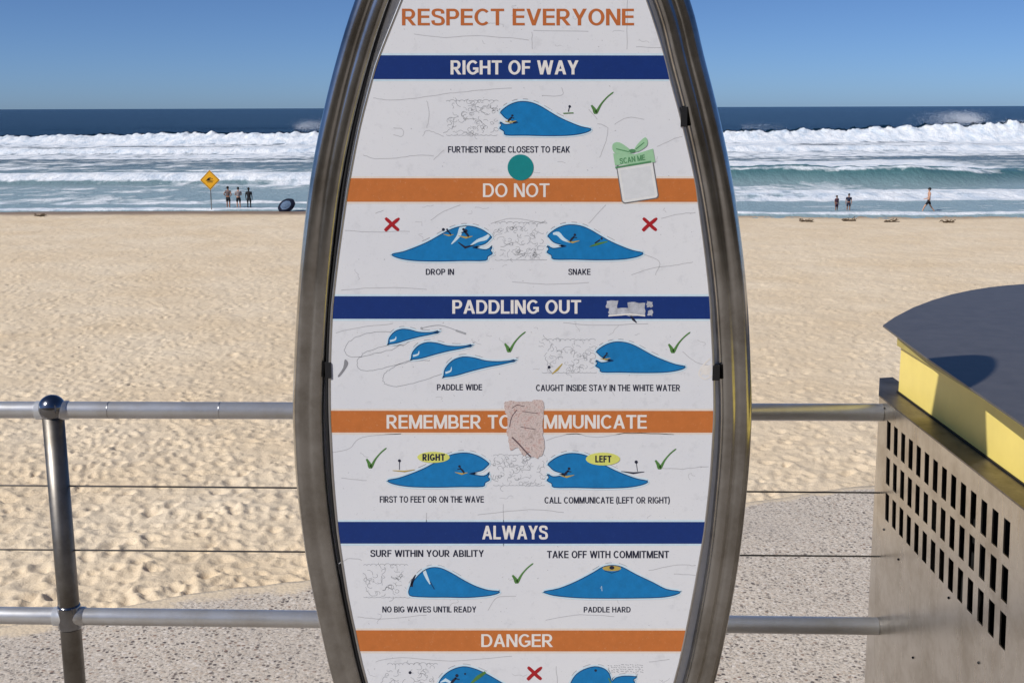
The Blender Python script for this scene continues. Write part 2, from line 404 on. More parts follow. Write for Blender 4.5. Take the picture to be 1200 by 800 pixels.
def smooth_tab(tab, step):      # Catmull-Rom resample of (y, xl, xr)
    P = [np.array(t, float) for t in tab]; P = [2*P[0]-P[1]]+P+[2*P[-1]-P[-2]]; out = []
    for i in range(1, len(P)-2):
        L = abs(P[i+1][0]-P[i][0]); m = max(2, int(L/step))
        for q in range(m):
            t = q/m
            out.append(.5*((2*P[i])+(-P[i-1]+P[i+1])*t+(2*P[i-1]-5*P[i]+4*P[i+1]-P[i+2])*t*t+(-P[i-1]+3*P[i]-3*P[i+1]+P[i+2])*t**3))
    out.append(P[-2]); return out

# ---------------------------------------------------------------- the sign
D = 1.8
sign = thing('surf_etiquette_sign', 'tall surfboard-shaped steel framed surf etiquette sign with orange and blue bands', 'sign', (UY(611, 400, D).x, D, 0))
M_FRAME = m_steel('polished_steel', (.52, .51, .495, 1), .15, (1, 1, .15), .38, 60)
M_TRIM = m_steel('trim_steel', (.72, .72, .72, 1), .3, (1, 1, 1), .2, 60)
M_BLACK = m_plain('black_rubber_and_gap_shade', lin(20, 20, 22), .6)

FR = [(-332, 600, 622), (-318, 580, 642), (-280, 552, 670), (-200, 504, 719), (-100, 455, 769), (0, 416.5, 808), (65, 396, 824.5), (130, 379.5, 841), (195, 366.5, 855), (260, 357.5, 865.5),
      (345, 349.5, 875), (450, 344, 880), (510, 344.5, 879.5), (575, 349, 874.5), (650, 359, 866), (725, 374, 853), (800, 392, 836), (900, 424, 803), (1000, 463, 765), (1120, 515, 712), (1290, 572, 652)]
fr = smooth_tab(FR, 14)
HW = .0262                       # half width of the frame profile
lp = [UY(p[1], p[0], D) for p in fr]; rp = [UY(p[2], p[0], D) for p in fr]
def inset(pts, side):
    out = []
    for i, p in enumerate(pts):
        t = (pts[min(i+1, len(pts)-1)]-pts[max(i-1, 0)]).normalized(); nrm = Vector((-t.z, 0, t.x))
        if nrm.x*side < 0: nrm = -nrm
        out.append(p+nrm*HW)
    return out
li = inset(lp, 1); ri = inset(rp, -1)
path = li[::-1][:-1]+[Vector(((li[0].x+ri[0].x)/2, D, max(li[0].z, ri[0].z)+.004))]+ri[1:]
# drop points which cross over each other at the very tip
cx = (li[0].x+ri[0].x)/2
L_ = [p for p in li[::-1] if p.x < cx-.012]; R_ = [p for p in ri if p.x > cx+.012]
path = L_+[Vector((cx, D, L_[-1].z+.010))]+R_
prof = []                        # twin-lobed profile with a narrow groove down its middle
for sg in (1, -1):
    for q in range(23):
        v_ = sg*math.cos(math.pi*q/22); av = abs(v_)
        if av > .5: u_ = .86*math.sqrt(max(0, 1-((av-.5)/.5)**2))**.9
        else: u_ = .72+.14*math.sqrt(max(0, 1-((.5-av)/.5)**2))
        if q == 0 or (q < 22): prof.append((sg*u_, v_))
bm = bmesh.new(); add_tube(bm, path, HW, profile=prof)
obj('frame', bm, M_FRAME, sign, smooth=True)
# foot plate on the ledge
bm = bmesh.new(); add_box(bm, (UY(611, 400, D).x, D, .008), (.30, .16, .012)); bmesh.ops.bevel(bm, geom=bm.edges[:], offset=.003, segments=1)
obj('base_plate', bm, M_FRAME, sign)

DP = D-.021                      # the panel's face, nearly flush with the front of the frame
PN = [(-296, 606, 617), (-280, 592, 631), (-250, 570, 653), (-215, 549, 673), (-130, 524, 699), (-60, 494, 732), (0, 470.5, 758), (65, 444.5, 779), (92, 436, 785.5), (150, 421, 801), (209, 409.5, 814.5), (236, 405, 818.5), (300, 396, 827),
      (347, 390.5, 832), (373, 388.3, 833.5), (430, 386.3, 836), (481, 386.3, 837), (506, 387.3, 836), (560, 390, 832.5), (611, 394.5, 827), (636, 397.5, 823.5), (700, 407.5, 812), (738, 415.5, 804.5), (762, 420.5, 799.5), (800, 430, 790),
      (880, 455, 766), (980, 497, 726), (1060, 540, 684), (1110, 575, 650), (1130, 604, 620)]
pn = smooth_tab(PN, 16)
def pedge(y):
    return interp([tuple(p) for p in pn], y)
k = NT('weathered_white_panel'); c = k.coord(); n1 = k.noise(c, 5, 7, .65); n2 = k.noise(c, 45, 6, .7); n3 = k.noise(c, 420, 2, .5)
col = k.mix(n1, lin(228, 230, 236), lin(243, 243, 244)); col = k.mix(k.ramp(n2, [(.55, g4(0)), (.72, g4(.4))]), col, lin(203, 204, 208))
col = k.mix(k.ramp(n3, [(.66, g4(0)), (.76, g4(.3))]), col, lin(165, 165, 168))
k.set(Base_Color=col, Roughness=.42); k.bump(k.math('ADD', n2, k.math('MULTIPLY', n3, .3)), .25, .0006)
M_PANEL = k.m
bm = bmesh.new()
T = .004
def ring_of(y): return [UY(p[1], p[0], y) for p in pn], [UY(p[2], p[0], y) for p in pn]
Lf = [UY(p[1], p[0], DP) for p in pn]; Rf = [UY(p[2], p[0], DP) for p in pn]
NX = 10; G = []
for a, b in zip(Lf, Rf): G.append([bm.verts.new(a.lerp(b, q/NX)) for q in range(NX+1)])
for r0, r1 in zip(G, G[1:]):
    for q in range(NX): bm.faces.new((r0[q], r0[q+1], r1[q+1], r1[q]))
r = bmesh.ops.extrude_face_region(bm, geom=bm.faces[:]); bmesh.ops.translate(bm, vec=(0, T, 0), verts=[e for e in r['geom'] if isinstance(e, bmesh.types.BMVert)])
bmesh.ops.recalc_face_normals(bm, faces=bm.faces[:])
panel = obj('panel', bm, M_PANEL, sign)
def flange(side):
    b = bmesh.new(); rows_ = []
    for p in pn:
        if not (-270 < p[0] < 1105): continue
        f_ = interp([tuple(t) for t in fr], p[0]); xo = f_[0]+36 if side < 0 else f_[1]-36; xi = p[1]+5 if side < 0 else p[2]-5
        if (side < 0 and xo > xi-1) or (side > 0 and xo < xi+1): xo = xi+side*1.5
        rows_.append((b.verts.new(UY(xo, p[0], DP+.013)), b.verts.new(UY(xi, p[0], DP+.013))))
    for q0, q1 in zip(rows_, rows_[1:]): b.faces.new((q0[0], q0[1], q1[1], q1[0]))
    r_ = bmesh.ops.extrude_face_region(b, geom=b.faces[:]); bmesh.ops.translate(b, vec=(0, .002, 0), verts=[e for e in r_['geom'] if isinstance(e, bmesh.types.BMVert)])
    bmesh.ops.recalc_face_normals(b, faces=b.faces[:]); return b
M_FLANGE = m_plain('flange_white', lin(226, 224, 218), .45, var=.08)
for sd3 in (-1, 1): obj('inner_flange', flange(sd3), M_FLANGE, sign)
bm = bmesh.new(); add_tube(bm, [UY(min(interp([tuple(t) for t in fr], p[0])[0]+40, p[1]-2.6), p[0], DP+.006) for p in pn if -150 < p[0] < 1000], .0028, 8); obj('gap_shade_strip', bm, M_BLACK, sign, smooth=True)  # black strip added to stand in for the shade in the left gap
# thin steel edging round the panel
bm = bmesh.new(); loop = Lf+Rf[::-1]
add_tube(bm, [p+Vector((0, .001, 0)) for p in loop], .0022, seg=8, closed=True)
obj('panel_edging', bm, M_TRIM, sign, smooth=True)
for (a, b, wd, hh) in ((385, 433, 6, 19), (838.5, 436, 7, 18), (801, 137, 6, 22)):
    bm = bmesh.new(); p = UY(a, b, DP+.004); add_box(bm, p, (wd*1.3/1000*1.2, .012, hh*1.3/1000)); bmesh.ops.bevel(bm, geom=bm.edges[:], offset=.001, segments=1)
    obj('bracket', bm, M_BLACK, sign)

# ---- printed layer: thin vinyl laid on the panel
def ym(layer): return DP-.00007*layer
def ink(name, col, rough=.4, var=.06, wear=None):
    k = NT(name); c = k.coord(); n = k.noise(c, 80, 5, .7)
    lo = tuple(x*(1-var) for x in col[:3])+(1,); hi = tuple(min(1, x*(1+var)) for x in col[:3])+(1,)
    cc = k.ramp(n, [(.3, lo), (.7, hi)])
    if wear: cc = k.mix(k.ramp(k.noise(c, 260, 4, .75), [(.6, g4(0)), (.7, g4(.5))]), cc, wear)
    k.set(Base_Color=cc, Roughness=rough); return k.m
I_ORANGE = ink('orange_print', lin(206, 120, 60), wear=lin(225, 170, 130)); I_BLUE = ink('navy_print', lin(18, 52, 122), wear=lin(50, 80, 140))
I_WHITE = ink('white_print', lin(243, 238, 232)); I_DARK = ink('dark_print', lin(36, 40, 62)); I_WAVE = ink('wave_blue_print', lin(20, 126, 190), var=.12)
I_HALO = ink('pale_halo_print', lin(214, 236, 248)); I_LINE = ink('dark_blue_line_print', lin(14, 70, 120)); I_GREY = ink('grey_sketch_print', lin(178, 180, 184), var=.12)
I_TICK = ink('green_print', lin(88, 136, 70), var=.2); I_RED = ink('red_print', lin(178, 34, 42)); I_TEAL = ink('teal_sticker', lin(22, 140, 142)); I_YEL = ink('pale_yellow_print', lin(226, 228, 120))
I_MINT = ink('mint_sticker', lin(164, 210, 168)); I_MINTD = ink('green_ribbon_print', lin(92, 150, 104)); I_BRD = ink('board_print', lin(196, 170, 90)); I_FADE = ink('faint_grey_print', lin(200, 200, 203))
I_HALO2 = ink('warm_halo_print', lin(240, 226, 212)); I_TITLE = ink('title_orange_print', lin(200, 112, 58))

def poly(bm, pts, layer, mi=0):
    vs = [bm.verts.new(UY(a, b, ym(layer))) for a, b in pts]
    f = bm.faces.new(vs); f.material_index = mi; f.normal_update()
    if f.normal.y > 0: f.normal_flip()
    bmesh.ops.triangulate(bm, faces=[f])
def stroke(bm, pts, wd, layer, mi=0, closed=False):
    P = [Vector((a, b)) for a, b in pts]; n = len(P); A = []
    ws = list(np.interp(np.linspace(0, 1, n), np.linspace(0, 1, len(wd)), wd)) if isinstance(wd, (list, tuple)) else [wd]*n
    for i in range(n):
        if closed: t = P[(i+1) % n]-P[i-1]
        else: t = P[min(i+1, n-1)]-P[max(i-1, 0)]
        if t.length < 1e-6: t = Vector((1, 0))
        t.normalize(); nr = Vector((-t.y, t.x))*ws[i]/2
        q0 = P[i]+nr; q1 = P[i]-nr
        A.append((bm.verts.new(UY(q0.x, q0.y, ym(layer))), bm.verts.new(UY(q1.x, q1.y, ym(layer)))))
    for i in range(n if closed else n-1):
        a, b = A[i], A[(i+1) % n]
        try:
            f = bm.faces.new((a[0], a[1], b[1], b[0])); f.material_index = mi; f.normal_update()
            if f.normal.y > 0: f.normal_flip()
        except ValueError: pass
def dot(bm, x, y, r, layer, mi=0, ry=None, n=16, ang=0):
    ry = ry or r; c, s = math.cos(ang), math.sin(ang)
    poly(bm, [(x+r*math.cos(2*math.pi*q/n)*c-ry*math.sin(2*math.pi*q/n)*s, y+r*math.cos(2*math.pi*q/n)*s+ry*math.sin(2*math.pi*q/n)*c) for q in range(n)], layer, mi)
def crom(pts, m=5, closed=True):
    n = len(pts); out = []
    for i in range(n if closed else n-1):
        g = lambda j: np.array(pts[j % n] if closed else pts[max(0, min(n-1, j))], float)
        a, b, c_, d_ = g(i-1), g(i), g(i+1), g(i+2)
        for q in range(m):
            t = q/m; out.append(tuple(.5*((2*b)+(-a+c_)*t+(2*a-5*b+4*c_-d_)*t*t+(-a+3*b-3*c_+d_)*t**3)))
    if not closed: out.append(tuple(pts[-1]))
    return out

dg = bpy.context.evaluated_depsgraph_get
def glyph(ch, t):
    """centre lines of one capital, cap height 1: returns (width, primitives)"""
    h = t/2; B = lambda x0, x1, y0, y1: ('b', x0, x1, y0, y1); Q = lambda x0, y0, x1, y1: ('q', x0, y0, x1, y1); C_ = lambda p, c=False, m=5: ('c', p, c, m)
    el = lambda cx, cy, rx, ry, a0, a1, n: [(cx+rx*math.cos(R(a0+(a1-a0)*i/n)), cy+ry*math.sin(R(a0+(a1-a0)*i/n))) for i in range(n+1)]
    hb = t*.86                                   # horizontals a little lighter than stems
    if ch == ' ': return .27, []
    if ch == 'I': return t, [B(0, t, 0, 1)]
    if ch == 'H': w = .70; return w, [B(0, t, 0, 1), B(w-t, w, 0, 1), B(t*.5, w-t*.5, .5-hb/2+.02, .5+hb/2+.02)]
    if ch == 'L': w = .56; return w, [B(0, t, 0, 1), B(t*.5, w, 0, hb)]
    if ch == 'E': w = .60; return w, [B(0, t, 0, 1), B(t*.5, w, 0, hb), B(t*.5, w-.03, .5-hb/2+.02, .5+hb/2+.02), B(t*.5, w-.01, 1-hb, 1)]
    if ch == 'F': w = .56; return w, [B(0, t, 0, 1), B(t*.5, w-.04, .5-hb/2, .5+hb/2), B(t*.5, w, 1-hb, 1)]
    if ch == 'T': w = .66; return w, [B(w/2-h, w/2+h, 0, 1), B(0, w, 1-hb, 1)]
    if ch in 'OQ': w = .80; return w, [C_(el(w/2, .5, (w-t)/2, (1-hb)/2+.01, 0, 348.75, 31), True, 1)]
    if ch == 'C': w = .73; return w, [C_(el(.4, .5, .4-h, (1-hb)/2+.01, 42, 318, 24), False, 1)]
    if ch == 'G': w = .77; return w, [C_(el(.4, .5, .4-h, (1-hb)/2+.01, 42, 335, 26), False, 1), B(w-t, w, .14, .50), B(w-.36, w-t*.4, .50-hb, .50)]
    if ch == 'D': w = .72; return w, [B(0, t, 0, 1), C_([(t*.6, 1-hb/2), (.34, 1-hb/2)]+el(.34, .5, w-.34-h, (1-hb)/2, 80, -80, 16)+[(.34, hb/2), (t*.6, hb/2)], False, 1)]
    if ch in 'PRB':
        w = {'P': .64, 'R': .70, 'B': .68}[ch]; wu = w-(.05 if ch != 'P' else 0); yb = .45
        P_ = [B(0, t, 0, 1), C_([(t*.6, 1-hb/2), (wu-.30, 1-hb/2)]+el(wu-.27, (1-hb/2+yb)/2, .27-h, (1-hb/2-yb)/2, 80, -80, 12)+[(wu-.30, yb), (t*.6, yb)], False, 1)]
        if ch == 'R': P_.append(Q(w-t*.58, 0, w-.40, yb))
        if ch == 'B': P_.append(C_([(t*.6, yb+.02), (w-.30, yb+.02)]+el(w-.28, (yb+.02+hb/2)/2, .28-h, (yb+.02-hb/2)/2, 80, -80, 12)+[(w-.30, hb/2), (t*.6, hb/2)], False, 1))
        return w, P_
    if ch == 'U': w = .70; return w, [B(0, t, .36, 1), B(w-t, w, .36, 1), C_([(h, .40)]+el(w/2, .36, w/2-h, .36-hb/2, 180, 360, 16)+[(w-h, .40)], False, 1)]
    if ch == 'J': w = .52; return w, [B(w-t, w, .3, 1), C_(el(w/2, .32, w/2-h, .32-hb/2, 185, 360, 12), False, 1)]
    if ch == 'S':
        w = .66; return w, [C_([(w-h-.02, .71), (w*.80, .88), (w*.5, 1-hb/2+.01), (w*.21, .89), (h+.01, .73), (w*.24, .60), (w*.5, .53), (w*.78, .44), (w-h+.005, .27), (w*.80, .11), (w*.5, hb/2-.01), (w*.19, .11), (h-.01, .30)], False, 4)]
    if ch == 'A': w = .76; return w, [Q(h*1.05, 0, w/2, 1), Q(w-h*1.05, 0, w/2, 1), B(w*.24, w*.76, .24, .24+hb*.95)]
    if ch == 'V': w = .74; return w, [Q(w/2, 0, h*1.05, 1), Q(w/2, 0, w-h*1.05, 1)]
    if ch == 'Y': w = .72; return w, [B(w/2-h, w/2+h, 0, .46), Q(w/2, .40, h*1.1, 1), Q(w/2, .40, w-h*1.1, 1)]
    if ch == 'W': w = 1.06; a_ = h*1.02; return w, [Q(w*.28, 0, a_, 1), Q(w*.28, 0, w/2, 1), Q(w*.72, 0, w/2, 1), Q(w*.72, 0, w-a_, 1)]
    if ch == 'M': w = .86; return w, [B(0, t, 0, 1), B(w-t, w, 0, 1), Q(w/2, 0, t*.62, 1), Q(w/2, 0, w-t*.62, 1)]
    if ch == 'N': w = .71; return w, [B(0, t, 0, 1), B(w-t, w, 0, 1), Q(w-t*.62, 0, t*.62, 1)]
    if ch == 'K': w = .70; return w, [B(0, t, 0, 1), Q(t*.8, .30, w-h*1.4, 1), Q(w-h*1.3, 0, w*.36, .56)]
    if ch == '(': w = .28; return w, [C_([(w-.03, 1.06), (h+.03, .72), (h+.03, .20), (w-.03, -.14)], False, 4)]
    if ch == ')': w = .28; return w, [C_([(.03, 1.06), (w-h-.03, .72), (w-h-.03, .20), (.03, -.14)], False, 4)]
    return .5, []
def lettering(name, s, x0, x1, y0, y1, mat, layer, parent, t=.19, ang=0, gap=.075):
    bm = bmesh.new(); x = 0; it = []
    for i, ch in enumerate(s):
        w_, P_ = glyph(ch, t); it.append((x, P_)); x += w_+(gap if i < len(s)-1 else 0)
    xc, yc = (x0+x1)/2, (y0+y1)/2; c, sn = math.cos(ang), math.sin(ang); kx = (x1-x0)/x; ky = (y1-y0); cnt = 0
    def P2(gx, gy):
        a = x0+gx*kx-xc; b = y1-gy*ky-yc; return (xc+a*c-b*sn, yc+a*sn+b*c)
    for ox, P_ in it:
        for p in P_:
            lay = layer+.04*(cnt % 5); cnt += 1
            if p[0] == 'b': poly(bm, [P2(ox+p[1], p[3]), P2(ox+p[2], p[3]), P2(ox+p[2], p[4]), P2(ox+p[1], p[4])], lay)
            elif p[0] == 'q':
                _, a0, b0, a1, b1 = p; hwid = t/2*math.sqrt(1+((a1-a0)/(b1-b0))**2)*.98
                poly(bm, [P2(ox+a0-hwid, b0), P2(ox+a0+hwid, b0), P2(ox+a1+hwid, b1), P2(ox+a1-hwid, b1)], lay)
            else:
                pts = p[1] if p[3] == 1 else crom(p[1], p[3], p[2]); n_ = len(pts); A = []
                for i in range(n_):
                    if p[2]: tv = Vector(pts[(i+1) % n_])-Vector(pts[i-1])
                    else: tv = Vector(pts[min(i+1, n_-1)])-Vector(pts[max(i-1, 0)])
                    tv.normalize(); nr = Vector((-tv.y, tv.x)); wd = t/2*(1-.14*abs(nr.y)); a, b = Vector(pts[i])+nr*wd, Vector(pts[i])-nr*wd
                    A.append((bm.verts.new(UY(*P2(ox+a.x, a.y), ym(lay))), bm.verts.new(UY(*P2(ox+b.x, b.y), ym(lay)))))
                for i in range(n_ if p[2] else n_-1):
                    q0, q1 = A[i], A[(i+1) % n_]; f = bm.faces.new((q0[0], q0[1], q1[1], q1[0])); f.normal_update()
                    if f.normal.y > 0: f.normal_flip()
    return obj(name, bm, mat, parent)

# bands
BANDS = [(65, 93, I_BLUE), (209, 236.5, I_ORANGE), (347, 373.5, I_BLUE), (481, 506.5, I_ORANGE), (611, 636.5, I_BLUE), (738, 762.5, I_ORANGE), (868, 890, I_BLUE), (990, 1010, I_ORANGE)]
for y0, y1, m in BANDS:
    bm = bmesh.new()
    pts = []; st = 6
    for q in range(st+1):
        y = y0+(y1-y0)*q/st; pts.append((pedge(y)[0]+.6, y))
    for q in range(st, -1, -1):
        y = y0+(y1-y0)*q/st; pts.append((pedge(y)[1]-1.2, y+.2))
    # pale border lines above and below the band
    poly(bm, pts, 2, 0)
    hl = (pedge(y0)[0]+2, pedge(y0)[1]-2)
    stroke(bm, [(hl[0], y0-1.0), (hl[1], y0-1.0)], 2.4, 1, 1); hl = (pedge(y1)[0]+2, pedge(y1)[1]-2); stroke(bm, [(hl[0], y1+1.2), (hl[1], y1+1.2)], 2.4, 1, 1)
    obj('heading_band', bm, [m, I_HALO if m is I_BLUE else I_HALO2], panel)

HEAD = [('RESPECT EVERYONE', 471, 743, 10.5, 30, I_TITLE, .17), ('RIGHT OF WAY', 528, 678, 71, 87.5, I_WHITE, .19), ('DO NOT', 566, 644, 215, 231, I_WHITE, .155), ('PADDLING OUT', 530, 681, 351.5, 367.5, I_WHITE, .185),
        ('REMEMBER TO COMMUNICATE', 453, 758, 486, 502, I_WHITE, .17), ('ALWAYS', 565, 642, 615.5, 631.5, I_WHITE, .19), ('DANGER', 564, 648, 742.5, 757.5, I_WHITE, .165)]
for s, a, b, c_, d_, m, bo in HEAD: lettering('heading_lettering', s, a, b, c_, d_, m, 3, panel, bo)
CAP = [('FURTHEST INSIDE CLOSEST TO PEAK', 525, 668, 171.5, 179), ('DROP IN', 499, 532, 315, 322), ('SNAKE', 666, 692, 315, 322), ('PADDLE WIDE', 512, 565, 450, 457), ('CAUGHT INSIDE STAY IN THE WHITE WATER', 628, 797, 450.5, 458),
       ('FIRST TO FEET OR ON THE WAVE', 445, 567, 581, 588.5), ('CALL COMMUNICATE (LEFT OR RIGHT)', 638, 785, 582, 589.5), ('SURF WITHIN YOUR ABILITY', 434, 567, 644, 652), ('TAKE OFF WITH COMMITMENT', 641, 784, 645, 653.5),
       ('NO BIG WAVES UNTIL READY', 448, 558, 710, 717), ('PADDLE HARD', 684, 739, 710.5, 717)]
for s, a, b, c_, d_ in CAP: lettering('caption_lettering', s, a, b, c_, d_, I_DARK, 3, panel, .18)

W1 = [(585.5, 150.5), (587.5, 147), (586, 143), (592, 146), (600, 145), (607, 143.5), (600, 141.5), (593, 139), (588, 134), (586.5, 131.5), (591, 127), (598, 122.5), (607, 119.5), (616, 119.2), (625, 121), (634, 125), (644, 131), (655, 137.5), (668, 143.5), (681, 148.5), (692, 151), (690, 154), (680, 157), (665, 158.8), (640, 159.2), (615, 158.6), (593, 158.4), (590.5, 154)]
WN = [((a-585.5)/106.5, (b-119.2)/40) for a, b in W1]
WS = [(0, .86), (.005, .72), (.03, .55), (.10, .28), (.18, .08), (.26, .0), (.36, .03), (.48, .2), (.62, .45), (.75, .64), (.88, .76), (1, .80), (.97, .88), (.86, .95), (.65, 1), (.4, .99), (.25, .99), (.04, .96)]
def wave_pts(shape, x0, x1, y0, y1):
    return [(x0+(x1-x0)*u, y0+(y1-y0)*v) for u, v in shape]
def wave(pts, detail=None, m=3):
    P = crom(pts, m); bm = bmesh.new()
    stroke(bm, P, 4.6, 3, 1, True); poly(bm, P, 4, 0); stroke(bm, P, 1.0, 5, 2, True)
    my = sum(p[1] for p in P)/len(P); mx = sum(p[0] for p in P)/len(P); top = [(p[0]+(p[0]-mx)*.04, p[1]-3.2) for p in P if p[1] < my]
    for q in range(0, len(top)-3, 4):
        if abs(top[q][0]-top[q+2][0]) < 12: stroke(bm, top[q:q+3], .55, 3, 6)
    if detail: detail(bm)
    return obj('wave_drawing', bm, [I_WAVE, I_HALO, I_LINE, I_DARK, I_BRD, I_TICK, I_GREY], panel)
def surfer(bm, x, y, sgn=1, s=1.0, b=3):
    # tiny crouching rider on a board
    stroke(bm, [(x-7*s*sgn, y+3.5*s), (x, y+5*s), (x+8*s*sgn, y+3*s)], [.5*s, 2.2*s, .5*s], 6, 4)
    stroke(bm, [(x-3*s*sgn, y+4*s), (x-1*s*sgn, y+1*s), (x+2*s*sgn, y-2*s)], [2*s, 2.4*s, 1.6*s], 7, 3)
    stroke(bm, [(x+1*s*sgn, y-1*s), (x+5*s*sgn, y-.5*s)], 1.0*s, 7, 3); dot(bm, x+2.6*s*sgn, y-3.8*s, 1.5*s, 7, 3, n=10)
wave(W1, lambda bm: (surfer(bm, 598, 139, 1, .9), stroke(bm, [(660, 133), (672, 132.4)], 1.2, 6, 5), dot(bm, 667.5, 124.8, 1.5, 6, 3, n=10), stroke(bm, [(667, 126), (666, 131)], .9, 6, 3)))
def d_drop(bm):
    stroke(bm, crom([(529, 286), (537, 277), (541, 268), (546, 264)], 4, False), [1, 4, 6, 3], 5, 1); stroke(bm, crom([(551, 288), (560, 282), (569, 279), (574, 274)], 4, False), [1, 3.5, 5, 2], 5, 1)
    surfer(bm, 546, 273, -1, 1.1); surfer(bm, 526, 272, -1, .8); dot(bm, 519.5, 269, 1.8, 6, 3, n=10); dot(bm, 546, 270.5, 1.9, 7, 3, n=10)
    stroke(bm, [(537, 284), (545, 290), (556, 287)], [1, 3, 1], 6, 3)
wave([(575.5+(585.5-a)*1.085 if False else 577-(u*117), 265+v*41) for (u, v), (a, _) in zip(WN, W1)], d_drop)
def d_snake(bm):
    stroke(bm, crom([(648, 274), (654, 274), (660, 280), (668, 284)], 4, False), [2, 5, 4, 1], 5, 1)
    surfer(bm, 671, 279, 1, 1.0); stroke(bm, [(691, 289), (700, 286), (712, 283)], [1, 3, 1], 6, 5); stroke(bm, [(697, 285), (703, 281)], 1.5, 7, 3); dot(bm, 705, 279.5, 1.3, 7, 3, n=10)
wave([(641+u*112, 263.5+v*41) for u, v in WN], d_snake)
wave([(698+u*104.5, 400.5+v*36) for u, v in WN], lambda bm: surfer(bm, 709, 417, 1, .8))
def d_right(bm): surfer(bm, 541, 550, -1, 1.0); dot(bm, 468, 539.5, 1.7, 6, 3, n=10); stroke(bm, [(460, 551), (474, 552), (486, 550)], [.6, 1.6, .6], 6, 4); stroke(bm, [(468, 541), (468, 550)], .6, 6, 3)
wave([(574-u*119, 530.5+v*40) for u, v in WN], d_right)
def d_left(bm): surfer(bm, 664, 553, 1, 1.1); dot(bm, 745.5, 541, 1.9, 6, 3, n=10); stroke(bm, [(728, 552), (742, 554), (755, 552.5)], [.6, 2, .6], 6, 3); stroke(bm, [(745.5, 542), (747, 552)], .6, 6, 3)
wave([(641+u*117.5, 531+v*40.5) for u, v in WN], d_left)
def d_able(bm):
    stroke(bm, crom([(496.5, 665), (498, 671), (501, 678), (504, 684)], 4, False), [2.5, 4, 3, 1], 5, 1); stroke(bm, crom([(482, 687), (483.5, 680), (487, 673)], 4, False), [3.5, 3, 1], 5, 3)
    stroke(bm, [(504, 681), (509, 690)], 1.2, 6, 2)
wave([(479+u*106, 664.5+v*35) for u, v in WS], d_able)
def d_off(bm):
    dot(bm, 717, 665.5, 11, 5, 4, 3.2); dot(bm, 717, 664.8, 3, 6, 3, 2.2, n=10); stroke(bm, [(708, 668), (717, 671), (726, 668)], .9, 6, 2); stroke(bm, [(703.5, 689), (705, 686), (705.5, 692)], .6, 6, 1)
wave([(638, 692.5), (655, 689), (675, 681), (695, 670.5), (706, 664), (717, 662), (729, 664), (745, 672.5), (765, 682), (781, 690), (797.5, 693), (785, 698), (760, 700), (690, 700.3), (655, 698), (641, 695)], d_off)
PW = [(0, .93), (.02, .58), (.12, .18), (.26, 0), (.42, .05), (.58, .2), (.78, .23), (1, .16), (.8, .36), (.6, .5), (.36, .72), (.16, .93), (0, 1)]
for x0, x1, y0, y1 in ((455, 516, 385.5, 403), (482, 555, 401, 421), (520, 606, 418, 441.5)):
    wave(wave_pts(PW, x0, x1, y0, y1), lambda bm: (stroke(bm, crom([(x0+2, y0+.8*(y1-y0)), (x0+8, y0+.7*(y1-y0)), (x0+9, y0+.5*(y1-y0))], 3, False), [2.4, 2, .5], 5, 1)))
wave([(512, 812), (514, 800), (520, 791), (530, 784), (543, 780.5), (556, 783), (570, 789), (584, 797), (600, 806), (616, 811), (616, 818), (515, 820)],
     lambda bm: (stroke(bm, [(552, 800), (560, 793), (569, 787)], [2, 4.5, 3], 6, 5), surfer(bm, 532, 796, 1, 1.3), stroke(bm, [(516, 799), (522, 796), (530, 800)], [1, 4, 2], 5, 1), dot(bm, 545, 789, 1.2, 6, 3, n=8)))
wave([(666, 815), (668, 802), (674, 791), (684, 784), (697, 780.5), (708, 783), (714, 789), (717, 797.5), (722, 793.5), (732, 791.5), (746, 792.5), (742, 796), (744, 800), (738, 806), (738, 820), (668, 820)],
     lambda bm: (dot(bm, 698, 785, 1.6, 6, 3, n=8), stroke(bm, [(713, 794), (716, 800), (714, 806)], 1.4, 6, 5)))

def tick(pts):
    bm = bmesh.new(); (a, b), (c_, d_), (e, f) = pts
    P = crom([(a, b), (a+(c_-a)*.6, b+(d_-b)*.55), (c_, d_), (c_+(e-c_)*.3, d_+(f-d_)*.42), (c_+(e-c_)*.65, d_+(f-d_)*.76), (e, f)], 4, False)
    n_ = len(P); ws = [1.6+3.0*math.exp(-((i/(n_-1)-.30)/.22)**2) for i in range(n_)]; ws[-1] = .5; stroke(bm, P, ws, 3, 0)
    obj('tick_mark', bm, I_TICK, panel)
for t in (((693, 123.5), (698.5, 132), (719, 108)), ((591.5, 402.5), (597, 411), (616, 388.5)), ((783.5, 403), (789, 412), (809, 389)), ((429.5, 537.5), (434.5, 547), (453, 524.5)), ((768, 539), (773.5, 548), (792.5, 525.5)), ((600.5, 673.5), (606, 681.5), (625, 659.5))): tick(t)
for x, y in ((459.5, 262.5), (761.5, 262.5), (626.5, 788)):
    bm = bmesh.new()
    stroke(bm, crom([(x-8, y-7), (x-3, y-2.5), (x+3, y+3.5), (x+8, y+7.5)], 4, False), [2.5, 3.4, 4, 4, 4, 4, 4, 4, 4, 4, 4, 3.4, 2.4], 3)
    stroke(bm, crom([(x+8.5, y-7), (x+2, y-1.5), (x-3, y+2.5), (x-8.5, y+8)], 4, False), [1.8, 3, 4, 4, 4, 4, 4, 4, 4, 4, 4.2, 4, 3], 4)
    obj('cross_mark', bm, I_RED, panel)
for x, y, rx, ry, s, a, b in ((508, 535.5, 19, 6.5, 'RIGHT', 495, 521.5), (706.5, 537.5, 20, 7.5, 'LEFT', 697.5, 716.5)):
    bm = bmesh.new(); dot(bm, x, y, rx, 8, 0, ry, 28); obj('speech_bubble', bm, I_YEL, panel)
    lettering('caption_lettering', s, a, b, y-4, y+4, I_DARK, 9, panel, .24)

